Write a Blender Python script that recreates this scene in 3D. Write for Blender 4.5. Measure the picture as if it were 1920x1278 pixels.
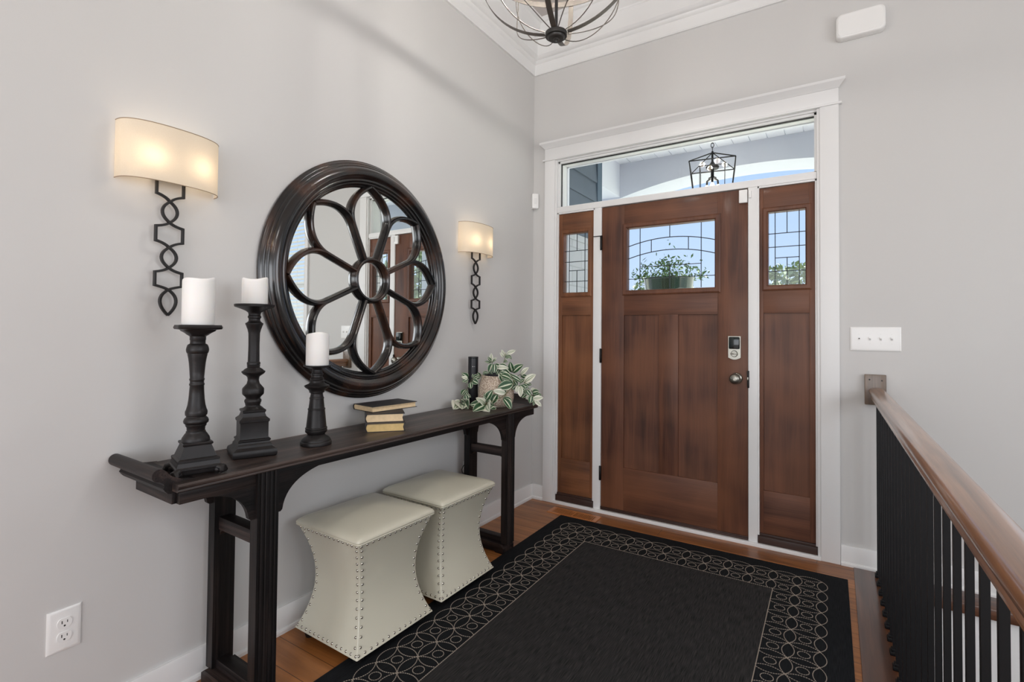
import bpy, bmesh, math, random
from math import sin, cos, pi, radians, sqrt, atan2
from mathutils import Vector, Matrix, Euler
random.seed(7)
S = bpy.context.scene
COL = S.collection
for o in list(bpy.data.objects):
    bpy.data.objects.remove(o)

# ------------------------------------------------------------------ camera
def make_camera():
    yaw, pitch, roll = radians(32.64632606), radians(1.16654654), radians(0.50428381)
    f = Vector((-sin(yaw)*cos(pitch), cos(yaw)*cos(pitch), sin(pitch)))
    r = Vector((cos(yaw), sin(yaw), 0)); u = r.cross(f)
    r2 = cos(roll)*r + sin(roll)*u; u2 = -sin(roll)*r + cos(roll)*u
    cam = bpy.data.cameras.new('camera'); co = bpy.data.objects.new('camera', cam); COL.objects.link(co)
    m = Matrix(((r2.x, u2.x, -f.x, 1.88439), (r2.y, u2.y, -f.y, -3.22485), (r2.z, u2.z, -f.z, 1.22008), (0, 0, 0, 1)))
    co.matrix_world = m
    cam.sensor_width = 36; cam.lens = 945.1487/1920*36
    cam.shift_y = -38.179/1920
    cam.clip_start = 0.03; cam.clip_end = 300
    S.camera = co
make_camera()

# ------------------------------------------------------------------ world, exposure, big lights
S.view_settings.view_transform = 'Standard'
S.view_settings.look = 'None'
S.view_settings.gamma = 1.0
S.view_settings.use_curve_mapping = False
S.view_settings.exposure = 0.0
S.cycles.max_bounces = 10
S.cycles.diffuse_bounces = 6
S.cycles.glossy_bounces = 5
S.cycles.transmission_bounces = 8
S.cycles.transparent_max_bounces = 16
S.cycles.sample_clamp_indirect = 6
S.cycles.caustics_reflective = False
S.cycles.caustics_refractive = False
S.cycles.use_denoising = True

def make_world():
    w = bpy.data.worlds.new('sky'); S.world = w; w.use_nodes = True
    nt = w.node_tree; nt.nodes.clear()
    out = nt.nodes.new('ShaderNodeOutputWorld'); bg = nt.nodes.new('ShaderNodeBackground')
    tc = nt.nodes.new('ShaderNodeTexCoord'); sx = nt.nodes.new('ShaderNodeSeparateXYZ')
    rp = nt.nodes.new('ShaderNodeValToRGB')
    nt.links.new(tc.outputs['Generated'], sx.inputs[0]); nt.links.new(sx.outputs['Z'], rp.inputs[0])
    e = rp.color_ramp.elements
    e[0].position = 0.0; e[0].color = (0.72, 0.80, 0.92, 1)
    e[1].position = 0.9; e[1].color = (0.25, 0.45, 0.85, 1)
    n = e.new(0.12); n.color = (0.56, 0.72, 1.02, 1)
    n = e.new(0.4); n.color = (0.42, 0.62, 0.98, 1)
    nt.links.new(rp.outputs[0], bg.inputs[0]); nt.links.new(bg.outputs[0], out.inputs[0])
    bg.inputs[1].default_value = 1.12
make_world()

def area(name, loc, rot, sx, sy, power, color=(1, 1, 1), spread=None):
    l = bpy.data.lights.new(name, 'AREA'); l.shape = 'RECTANGLE'; l.size = sx; l.size_y = sy
    l.energy = power; l.color = color
    if spread: l.spread = spread
    o = bpy.data.objects.new(name, l); COL.objects.link(o); o.location = loc; o.rotation_euler = rot
    return o
def point(name, loc, power, color=(1, 1, 1), r=0.03):
    l = bpy.data.lights.new(name, 'POINT'); l.energy = power; l.color = color; l.shadow_soft_size = r
    o = bpy.data.objects.new(name, l); COL.objects.link(o); o.location = loc
    return o

sun = bpy.data.lights.new('sun', 'SUN'); sun.energy = 15.0; sun.angle = radians(1.0); sun.color = (1, 0.96, 0.9)
so = bpy.data.objects.new('sun', sun); COL.objects.link(so); so.rotation_euler = Euler((radians(-34), 0, radians(-18)))  # high in front of the house; the porch roof keeps it off the door
# added fill lights for assumed, unseen windows behind the viewer, then stair window daylight
area('patio_fill_light', (1.9, -8.05, 1.35), (radians(90), 0, 0), 3.6, 2.3, 128, (0.96, 0.975, 0.99))
area('side_fill_light', (4.12, -5.6, 1.5), (radians(90), 0, radians(90)), 3.0, 2.0, 42, (0.96, 0.975, 0.99))
area('stair_window_light', (4.22, -2.3, 1.8), (radians(90), 0, radians(90)), 1.9, 1.35, 33, (0.99, 0.985, 0.98))
# unseen overhead fill, added to even out the room light; no fixtures modelled
for x, y in ((1.9, -4.6), (1.2, -6.2), (2.9, -6.2)):
    area('ceiling_fill_light', (x, y, 3.40), (0, 0, 0), 0.16, 0.16, 12, (1.0, 0.97, 0.92))

# ------------------------------------------------------------------ materials
M = {}
def newmat(name):
    m = bpy.data.materials.new(name); m.use_nodes = True; nt = m.node_tree
    b = nt.nodes.get('Principled BSDF'); M[name] = m
    return m, nt, b
def lin(c):
    return tuple(((v/255)/12.92 if v/255 <= 0.04045 else ((v/255+0.055)/1.055)**2.4) for v in c)
def flat(name, rgb, rough=0.5, metal=0.0, spec=0.5, var=0.0, vscale=8, bump=0.0, bscale=200, coat=0.0, emit=None, estr=0):
    m, nt, b = newmat(name)
    c = lin(rgb)
    b.inputs['Base Color'].default_value = (*c, 1); b.inputs['Roughness'].default_value = rough
    b.inputs['Metallic'].default_value = metal; b.inputs['Specular IOR Level'].default_value = spec
    b.inputs['Coat Weight'].default_value = coat; b.inputs['Coat Roughness'].default_value = 0.15
    tc = nt.nodes.new('ShaderNodeTexCoord')
    if var > 0:
        n = nt.nodes.new('ShaderNodeTexNoise'); n.inputs['Scale'].default_value = vscale; n.inputs['Detail'].default_value = 5
        nt.links.new(tc.outputs['Object'], n.inputs['Vector'])
        r = nt.nodes.new('ShaderNodeValToRGB'); e = r.color_ramp.elements
        e[0].position = 0.3; e[1].position = 0.7
        e[0].color = (*[v*(1-var) for v in c], 1); e[1].color = (*[min(1, v*(1+var)) for v in c], 1)
        nt.links.new(n.outputs['Fac'], r.inputs[0]); nt.links.new(r.outputs[0], b.inputs['Base Color'])
    if bump > 0:
        n2 = nt.nodes.new('ShaderNodeTexNoise'); n2.inputs['Scale'].default_value = bscale; n2.inputs['Detail'].default_value = 3
        nt.links.new(tc.outputs['Object'], n2.inputs['Vector'])
        bp = nt.nodes.new('ShaderNodeBump'); bp.inputs['Strength'].default_value = bump; bp.inputs['Distance'].default_value = 0.002
        nt.links.new(n2.outputs['Fac'], bp.inputs['Height']); nt.links.new(bp.outputs[0], b.inputs['Normal'])
    if emit:
        b.inputs['Emission Color'].default_value = (*lin(emit), 1); b.inputs['Emission Strength'].default_value = estr
    return m
def wood(name, dark, mid, light, axis=2, scale=6.0, rough=0.4, coat=0.0, bump=0.15, stretch=14, fine=0.35, spec=0.5, cloud=None):
    m, nt, b = newmat(name)
    L = nt.links.new
    tc = nt.nodes.new('ShaderNodeTexCoord'); mp = nt.nodes.new('ShaderNodeMapping')
    s = [stretch, stretch, stretch]; s[axis] = 1.0
    mp.inputs['Scale'].default_value = s; L(tc.outputs['Object'], mp.inputs['Vector'])
    n = nt.nodes.new('ShaderNodeTexNoise'); n.inputs['Scale'].default_value = scale/4; n.inputs['Detail'].default_value = 6; n.inputs['Distortion'].default_value = 0.6
    L(mp.outputs[0], n.inputs['Vector'])
    r = nt.nodes.new('ShaderNodeValToRGB'); e = r.color_ramp.elements
    e[0].position = 0.3; e[0].color = (*lin(dark), 1); e[1].position = 0.72; e[1].color = (*lin(light), 1)
    k = e.new(0.5); k.color = (*lin(mid), 1)
    L(n.outputs['Fac'], r.inputs[0])
    mp2 = nt.nodes.new('ShaderNodeMapping'); s2 = [stretch*8, stretch*8, stretch*8]; s2[axis] = 3.0
    mp2.inputs['Scale'].default_value = s2; L(tc.outputs['Object'], mp2.inputs['Vector'])
    n2 = nt.nodes.new('ShaderNodeTexNoise'); n2.inputs['Scale'].default_value = 1.6; n2.inputs['Detail'].default_value = 3
    L(mp2.outputs[0], n2.inputs['Vector'])
    mx = nt.nodes.new('ShaderNodeMix'); mx.data_type = 'RGBA'; mx.blend_type = 'MULTIPLY'; mx.inputs[0].default_value = fine
    r2 = nt.nodes.new('ShaderNodeValToRGB'); r2.color_ramp.elements[0].position = 0.35; r2.color_ramp.elements[1].position = 0.6
    r2.color_ramp.elements[0].color = (0.3, 0.3, 0.3, 1)
    L(n2.outputs['Fac'], r2.inputs[0]); L(r.outputs[0], mx.inputs[6]); L(r2.outputs[0], mx.inputs[7])
    last = mx.outputs[2]
    if cloud:                                   # uneven stain of the timber
        n3 = nt.nodes.new('ShaderNodeTexNoise'); n3.inputs['Scale'].default_value = 2.6; n3.inputs['Detail'].default_value = 2
        L(tc.outputs['Object'], n3.inputs['Vector'])
        r3 = nt.nodes.new('ShaderNodeValToRGB'); r3.color_ramp.elements[0].position = 0.38; r3.color_ramp.elements[1].position = 0.66
        mx3 = nt.nodes.new('ShaderNodeMix'); mx3.data_type = 'RGBA'; mx3.inputs[7].default_value = (*lin(cloud), 1)
        ml = nt.nodes.new('ShaderNodeMath'); ml.operation = 'MULTIPLY'; ml.inputs[1].default_value = 0.55
        L(n3.outputs['Fac'], r3.inputs[0]); L(r3.outputs[0], ml.inputs[0]); L(ml.outputs[0], mx3.inputs[0]); L(last, mx3.inputs[6]); last = mx3.outputs[2]
    L(last, b.inputs['Base Color'])
    b.inputs['Roughness'].default_value = rough; b.inputs['Specular IOR Level'].default_value = spec
    b.inputs['Coat Weight'].default_value = coat; b.inputs['Coat Roughness'].default_value = 0.12
    bp = nt.nodes.new('ShaderNodeBump'); bp.inputs['Strength'].default_value = bump; bp.inputs['Distance'].default_value = 0.002
    L(n2.outputs['Fac'], bp.inputs['Height']); L(bp.outputs[0], b.inputs['Normal'])
    return m

def planks(name, along_x=True, width=0.108, length=1.3, cols=((112, 66, 30), (150, 94, 46), (178, 116, 62))):
    m, nt, b = newmat(name); L = nt.links.new
    tc = nt.nodes.new('ShaderNodeTexCoord')
    mp0 = nt.nodes.new('ShaderNodeMapping'); mp0.inputs['Location'].default_value = (0.32, 0.067, 0)
    L(tc.outputs['Object'], mp0.inputs['Vector'])
    br = nt.nodes.new('ShaderNodeTexBrick'); br.inputs['Scale'].default_value = 1.0
    br.inputs['Brick Width'].default_value = length; br.inputs['Row Height'].default_value = width
    br.inputs['Mortar Size'].default_value = 0.0012; br.inputs['Mortar Smooth'].default_value = 0.2; br.offset = 0.37
    br.inputs['Color1'].default_value = (0.15, 0.15, 0.15, 1); br.inputs['Color2'].default_value = (0.85, 0.85, 0.85, 1)
    br.inputs['Mortar'].default_value = (0.4, 0.4, 0.4, 1); br.inputs['Bias'].default_value = 0.0
    L(mp0.outputs[0], br.inputs['Vector'])
    # grain
    mp = nt.nodes.new('ShaderNodeMapping'); mp.inputs['Scale'].default_value = (1.6, 22, 22)
    sh = nt.nodes.new('ShaderNodeVectorMath'); sh.operation = 'MULTIPLY_ADD'; sh.inputs[1].default_value = (7, 7, 7)
    L(br.outputs['Color'], sh.inputs[0]); L(mp.outputs[0], sh.inputs[2]); L(tc.outputs['Object'], mp.inputs['Vector'])
    n = nt.nodes.new('ShaderNodeTexNoise'); n.inputs['Scale'].default_value = 1.4; n.inputs['Detail'].default_value = 7; n.inputs['Distortion'].default_value = 0.8
    L(sh.outputs[0], n.inputs['Vector'])
    av = nt.nodes.new('ShaderNodeMath'); av.operation = 'MULTIPLY_ADD'; av.inputs[1].default_value = 0.3
    L(br.outputs['Color'], av.inputs[0])
    sc = nt.nodes.new('ShaderNodeMath'); sc.operation = 'MULTIPLY'; sc.inputs[1].default_value = 0.75
    L(n.outputs['Fac'], sc.inputs[0]); L(sc.outputs[0], av.inputs[2])
    r = nt.nodes.new('ShaderNodeValToRGB'); e = r.color_ramp.elements
    e[0].position = 0.32; e[0].color = (*lin(cols[0]), 1); e[1].position = 0.75; e[1].color = (*lin(cols[2]), 1)
    k = e.new(0.52); k.color = (*lin(cols[1]), 1)
    L(av.outputs[0], r.inputs[0])
    mx = nt.nodes.new('ShaderNodeMix'); mx.data_type = 'RGBA'; mx.inputs[7].default_value = (*lin((52, 26, 12)), 1)
    L(br.outputs['Fac'], mx.inputs[0]); L(r.outputs[0], mx.inputs[6]); L(mx.outputs[2], b.inputs['Base Color'])
    b.inputs['Roughness'].default_value = 0.38; b.inputs['Coat Weight'].default_value = 0.15; b.inputs['Coat Roughness'].default_value = 0.2
    bp = nt.nodes.new('ShaderNodeBump'); bp.inputs['Strength'].default_value = 0.12; bp.inputs['Distance'].default_value = 0.002
    L(n.outputs['Fac'], bp.inputs['Height']); L(bp.outputs[0], b.inputs['Normal'])
    return m

flat('wall_paint', (204, 203, 201), 0.72, spec=0.25, bump=0.04, bscale=260)
flat('ceiling_paint', (196, 190, 186), 0.8, spec=0.2, bump=0.03, bscale=200)
flat('white_trim', (228, 228, 227), 0.38, spec=0.4)
planks('floor_oak')
NOSE = wood('nosing_wood', (62, 36, 22), (86, 52, 34), (108, 68, 44), axis=1, rough=0.32, coat=0.3, bump=0.05)
wood('nosing_wood_x', (62, 36, 22), (86, 52, 34), (108, 68, 44), axis=0, rough=0.32, coat=0.3, bump=0.05)
wood('rail_wood', (112, 74, 50), (148, 104, 72), (172, 124, 88), axis=1, rough=0.3, coat=0.8, bump=0.0)
wood('rosette_wood', (92, 74, 58), (112, 92, 74), (128, 104, 82), axis=2, rough=0.35, coat=0.2, bump=0.05)
D1, D2, D3, DC = (64, 38, 28), (88, 54, 40), (108, 68, 49), (124, 80, 54)
wood('door_wood_v', D1, D2, D3, axis=2, scale=5, rough=0.5, coat=0.04, spec=0.35, bump=0.06, cloud=DC)
wood('door_wood_h', D1, D2, D3, axis=0, scale=5, rough=0.5, coat=0.04, spec=0.35, bump=0.06, cloud=DC)
L1, L2, L3, LC = (82, 50, 32), (106, 66, 42), (128, 82, 54), (140, 92, 58)
wood('side_wood_v', L1, L2, L3, axis=2, scale=5, rough=0.5, coat=0.04, spec=0.35, bump=0.06, cloud=LC)
wood('side_wood_h', L1, L2, L3, axis=0, scale=5, rough=0.5, coat=0.04, spec=0.35, bump=0.06, cloud=LC)
wood('door_sill_wood', (44, 28, 22), (58, 37, 29), (72, 46, 36), axis=0, scale=5, rough=0.45, bump=0.06)
C1, C2, C3 = (8, 7, 7), (22, 18, 18), (58, 47, 43)
wood('console_top_wood', (34, 28, 26), (66, 54, 49), (112, 94, 86), axis=1, scale=4, rough=0.42, bump=0.35, stretch=18, fine=0.7)
wood('console_wood_y', C1, C2, C3, axis=1, scale=4, rough=0.48, spec=0.3, bump=0.35, stretch=18, fine=0.8)
wood('console_wood_z', C1, C2, C3, axis=2, scale=4, rough=0.48, spec=0.3, bump=0.35, stretch=18, fine=0.8)
wood('console_wood_x', (14, 12, 12), (36, 29, 28), (72, 58, 53), axis=0, scale=4, rough=0.48, spec=0.3, bump=0.35, stretch=18, fine=0.8)
flat('black_iron', (10, 10, 12), 0.5, spec=0.25)
flat('candlestick_resin', (27, 24, 24), 0.42, spec=0.35, var=0.35, vscale=30, bump=0.1, bscale=120)
flat('hub_metal', (60, 58, 56), 0.4, metal=0.5)
flat('bronze', (70, 62, 56), 0.4, metal=0.75, var=0.15, vscale=40)
flat('bronze_dark', (24, 22, 22), 0.45, metal=0.2, var=0.2, vscale=60)
flat('pewter', (104, 98, 92), 0.42, metal=0.6, var=0.1, vscale=30)
flat('candle_wax', (240, 238, 234), 0.45, spec=0.4)
M['candle_wax'].node_tree.nodes['Principled BSDF'].inputs['Subsurface Weight'].default_value = 0.25
M['candle_wax'].node_tree.nodes['Principled BSDF'].inputs['Subsurface Radius'].default_value = (0.02, 0.016, 0.012)
flat('mirror_frame', (17, 14, 14), 0.22, spec=0.5, coat=0.5, var=0.6, vscale=9)
_r = [n for n in M['mirror_frame'].node_tree.nodes if n.bl_idname == 'ShaderNodeValToRGB'][0].color_ramp
_r.elements[0].color = (*lin((14, 13, 14)), 1); _r.elements[1].color = (*lin((74, 46, 32)), 1); _r.elements[0].position = 0.48; _r.elements[1].position = 0.80
flat('mirror_silver', (246, 249, 247), 0.0, metal=1.0)
flat('ottoman_vinyl', (204, 200, 182), 0.3, spec=0.55, bump=0.05, bscale=500)
flat('nail_pewter', (190, 186, 176), 0.22, metal=1.0)
flat('black_foot', (18, 16, 15), 0.5)
flat('book_pages', (226, 200, 160), 0.8, var=0.08, vscale=60)
flat('book_cover', (40, 38, 40), 0.5, bump=0.1, bscale=400)
flat('book_pages_yellow', (212, 182, 124), 0.8, var=0.08, vscale=60)
flat('black_plastic', (18, 19, 24), 0.42)
flat('logo_white', (225, 225, 225), 0.5)
flat('white_plastic', (236, 236, 234), 0.32, spec=0.5)
flat('slot_dark', (40, 38, 36), 0.6)
flat('nickel', (140, 138, 130), 0.3, metal=1.0)
flat('lock_black_gloss', (6, 22, 22), 0.12, spec=0.4)
flat('hinge_black', (22, 20, 20), 0.45, metal=0.5)
flat('lead_came', (52, 58, 62), 0.5, metal=0.5)
flat('stitch_thread', (158, 147, 134), 0.85)
flat('soil', (46, 34, 26), 0.9, var=0.3, vscale=60)
flat('stem_green', (104, 110, 70), 0.6)
flat('siding', (88, 100, 112), 0.6, var=0.05, vscale=10)
flat('siding_trim', (76, 96, 112), 0.55)
flat('porch_white', (226, 229, 236), 0.5)
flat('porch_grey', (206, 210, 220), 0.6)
flat('porch_floor', (196, 194, 188), 0.8, var=0.1, vscale=6)
flat('lawn', (178, 180, 168), 0.9, var=0.12, vscale=1)
flat('planter_green', (8, 52, 30), 0.12, coat=0.5)
flat('tree_leaves', (118, 134, 98), 0.7, var=0.3, vscale=2)
flat('bark', (80, 66, 54), 0.9)
flat('flower_leaf', (70, 110, 52), 0.6, var=0.3, vscale=20)
flat('flower_pink', (200, 120, 120), 0.6)
flat('blind_white', (238, 240, 238), 0.5)
flat('cord_black', (30, 30, 32), 0.5)
flat('vent_wood', (188, 118, 64), 0.4, coat=0.15)
flat('vent_dark', (36, 18, 10), 0.7)
flat('thermo_white', (228, 228, 226), 0.45)
flat('warm_bulb', (255, 240, 215), 0.3, emit=(255, 225, 180), estr=6)
flat('shade_tape', (160, 140, 116), 0.7)
flat('candle_sleeve', (222, 214, 200), 0.5)

def glass(name, tint=(0.97, 0.985, 0.98), gloss=0.08):
    m = bpy.data.materials.new(name); m.use_nodes = True; nt = m.node_tree; nt.nodes.clear(); M[name] = m
    out = nt.nodes.new('ShaderNodeOutputMaterial'); t = nt.nodes.new('ShaderNodeBsdfTransparent'); g = nt.nodes.new('ShaderNodeBsdfGlossy')
    t.inputs[0].default_value = (*tint, 1); g.inputs['Roughness'].default_value = 0.02
    fr = nt.nodes.new('ShaderNodeFresnel'); fr.inputs[0].default_value = 1.45
    mx = nt.nodes.new('ShaderNodeMixShader')
    ge = nt.nodes.new('ShaderNodeNewGeometry'); iv = nt.nodes.new('ShaderNodeMath'); iv.operation = 'SUBTRACT'; iv.inputs[0].default_value = 1.0
    ml = nt.nodes.new('ShaderNodeMath'); ml.operation = 'MULTIPLY'     # reflect on the entering face only
    nt.links.new(ge.outputs['Backfacing'], iv.inputs[1]); nt.links.new(iv.outputs[0], ml.inputs[0]); nt.links.new(fr.outputs[0], ml.inputs[1])
    nt.links.new(ml.outputs[0], mx.inputs[0]); nt.links.new(t.outputs[0], mx.inputs[1]); nt.links.new(g.outputs[0], mx.inputs[2]); nt.links.new(mx.outputs[0], out.inputs[0])
glass('clear_glass')
def shade_mat():
    m = bpy.data.materials.new('lamp_shade_linen'); m.use_nodes = True; nt = m.node_tree; nt.nodes.clear(); M['lamp_shade_linen'] = m
    L = nt.links.new
    out = nt.nodes.new('ShaderNodeOutputMaterial'); d = nt.nodes.new('ShaderNodeBsdfDiffuse'); t = nt.nodes.new('ShaderNodeBsdfTranslucent')
    tc = nt.nodes.new('ShaderNodeTexCoord'); mp = nt.nodes.new('ShaderNodeMapping'); mp.inputs['Scale'].default_value = (300, 300, 900)
    n = nt.nodes.new('ShaderNodeTexNoise'); n.inputs['Scale'].default_value = 1.0
    L(tc.outputs['Object'], mp.inputs[0]); L(mp.outputs[0], n.inputs['Vector'])
    r = nt.nodes.new('ShaderNodeValToRGB'); r.color_ramp.elements[0].color = (*lin((228, 217, 199)), 1); r.color_ramp.elements[1].color = (*lin((240, 231, 215)), 1)
    L(n.outputs['Fac'], r.inputs[0]); L(r.outputs[0], d.inputs[0]); L(r.outputs[0], t.inputs[0])
    mx = nt.nodes.new('ShaderNodeMixShader'); mx.inputs[0].default_value = 0.42
    L(d.outputs[0], mx.inputs[1]); L(t.outputs[0], mx.inputs[2]); L(mx.outputs[0], out.inputs[0])
shade_mat()
def leaf_mat():
    m, nt, b = newmat('leaf_variegated'); L = nt.links.new
    uv = nt.nodes.new('ShaderNodeUVMap'); uv.uv_map = 'UVMap'
    sp = nt.nodes.new('ShaderNodeSeparateXYZ'); L(uv.outputs[0], sp.inputs[0])
    mp = nt.nodes.new('ShaderNodeMapping'); mp.inputs['Scale'].default_value = (34, 3, 1); L(uv.outputs[0], mp.inputs[0])
    n = nt.nodes.new('ShaderNodeTexNoise'); n.inputs['Scale'].default_value = 1; n.inputs['Detail'].default_value = 2; L(mp.outputs[0], n.inputs['Vector'])
    a = nt.nodes.new('ShaderNodeMath'); a.operation = 'MULTIPLY_ADD'; a.inputs[1].default_value = 0.16; L(n.outputs['Fac'], a.inputs[0]); 
    sb = nt.nodes.new('ShaderNodeMath'); sb.operation = 'SUBTRACT'; sb.inputs[1].default_value = 0.08; L(sp.outputs['X'], sb.inputs[0]); L(sb.outputs[0], a.inputs[2])
    r = nt.nodes.new('ShaderNodeValToRGB'); r.color_ramp.interpolation = 'LINEAR'; e = r.color_ramp.elements
    G, G2, W = lin((34, 72, 40)), lin((96, 128, 92)), lin((220, 222, 198))
    stops = [(0.0, W), (0.05, W), (0.09, G2), (0.14, G), (0.42, G), (0.46, W), (0.54, W), (0.58, G2), (0.64, G), (0.88, G), (0.94, G2), (1.0, W)]
    e[0].position = 0; e[0].color = (*W, 1); e[1].position = 1; e[1].color = (*W, 1)
    for p_, c_ in stops[1:-1]:
        k = e.new(p_); k.color = (*c_, 1)
    L(a.outputs[0], r.inputs[0])
    # second recipe chosen by the leaf's v offset: paler leaves
    r2 = nt.nodes.new('ShaderNodeValToRGB'); e2 = r2.color_ramp.elements
    e2[0].color = (*lin((196, 202, 184)), 1); e2[1].color = (*lin((214, 214, 200)), 1)
    for p_, c_ in ((0.25, lin((228, 226, 210))), (0.36, lin((92, 118, 86))), (0.46, lin((226, 226, 206))), (0.6, lin((120, 140, 112))), (0.72, lin((226, 224, 206)))):
        k = e2.new(p_); k.color = (*c_, 1)
    L(a.outputs[0], r2.inputs[0])
    gt = nt.nodes.new('ShaderNodeMath'); gt.operation = 'GREATER_THAN'; gt.inputs[1].default_value = 1.5; L(sp.outputs['Y'], gt.inputs[0])
    mx = nt.nodes.new('ShaderNodeMix'); mx.data_type = 'RGBA'; L(gt.outputs[0], mx.inputs[0]); L(r.outputs[0], mx.inputs[6]); L(r2.outputs[0], mx.inputs[7])
    L(mx.outputs[2], b.inputs['Base Color']); b.inputs['Roughness'].default_value = 0.45
leaf_mat()
def pot_mat():
    m, nt, b = newmat('woven_pot'); L = nt.links.new
    tc = nt.nodes.new('ShaderNodeTexCoord')
    v = nt.nodes.new('ShaderNodeTexVoronoi'); v.inputs['Scale'].default_value = 150
    L(tc.outputs['Object'], v.inputs['Vector'])
    r = nt.nodes.new('ShaderNodeValToRGB'); r.color_ramp.elements[0].position = 0.25; r.color_ramp.elements[1].position = 0.62
    r.color_ramp.elements[0].color = (*lin((228, 214, 196)), 1); r.color_ramp.elements[1].color = (*lin((168, 148, 130)), 1)
    L(v.outputs['Distance'], r.inputs[0]); L(r.outputs[0], b.inputs['Base Color']); b.inputs['Roughness'].default_value = 0.85
    bp = nt.nodes.new('ShaderNodeBump'); bp.inputs['Strength'].default_value = 0.8; bp.inputs['Distance'].default_value = 0.003; bp.invert = True
    L(v.outputs['Distance'], bp.inputs['Height']); L(bp.outputs[0], b.inputs['Normal'])
pot_mat()
def rug_mat(name, c1, c2):
    m, nt, b = newmat(name); L = nt.links.new
    tc = nt.nodes.new('ShaderNodeTexCoord'); mp = nt.nodes.new('ShaderNodeMapping'); mp.inputs['Scale'].default_value = (520, 16, 1)
    L(tc.outputs['Object'], mp.inputs[0])
    n = nt.nodes.new('ShaderNodeTexNoise'); n.inputs['Scale'].default_value = 1; n.inputs['Detail'].default_value = 4; L(mp.outputs[0], n.inputs['Vector'])
    r = nt.nodes.new('ShaderNodeValToRGB'); r.color_ramp.elements[0].position = 0.35; r.color_ramp.elements[1].position = 0.75
    r.color_ramp.elements[0].color = (*lin(c1), 1); r.color_ramp.elements[1].color = (*lin(c2), 1)
    L(n.outputs['Fac'], r.inputs[0]); L(r.outputs[0], b.inputs['Base Color']); b.inputs['Roughness'].default_value = 0.95; b.inputs['Specular IOR Level'].default_value = 0.15
    bp = nt.nodes.new('ShaderNodeBump'); bp.inputs['Strength'].default_value = 0.4; bp.inputs['Distance'].default_value = 0.001
    L(n.outputs['Fac'], bp.inputs['Height']); L(bp.outputs[0], b.inputs['Normal'])
rug_mat('rug_field', (26, 26, 27), (66, 64, 63)); rug_mat('rug_border', (14, 16, 19), (34, 36, 39))
def stone_mat():
    m, nt, b = newmat('porch_stone'); L = nt.links.new
    tc = nt.nodes.new('ShaderNodeTexCoord')
    sx = nt.nodes.new('ShaderNodeSeparateXYZ'); L(tc.outputs['Object'], sx.inputs[0])
    cb = nt.nodes.new('ShaderNodeCombineXYZ'); L(sx.outputs['Y'], cb.inputs[0]); L(sx.outputs['Z'], cb.inputs[1])
    br = nt.nodes.new('ShaderNodeTexBrick'); br.inputs['Scale'].default_value = 1; br.inputs['Brick Width'].default_value = 0.36; br.inputs['Row Height'].default_value = 0.16
    br.inputs['Mortar Size'].default_value = 0.006
    br.inputs['Color1'].default_value = (*lin((196, 200, 204)), 1); br.inputs['Color2'].default_value = (*lin((184, 188, 192)), 1); br.inputs['Mortar'].default_value = (*lin((172, 176, 180)), 1)
    L(cb.outputs[0], br.inputs['Vector']); L(br.outputs['Color'], b.inputs['Base Color'])
    b.inputs['Roughness'].default_value = 0.9
stone_mat()

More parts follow.
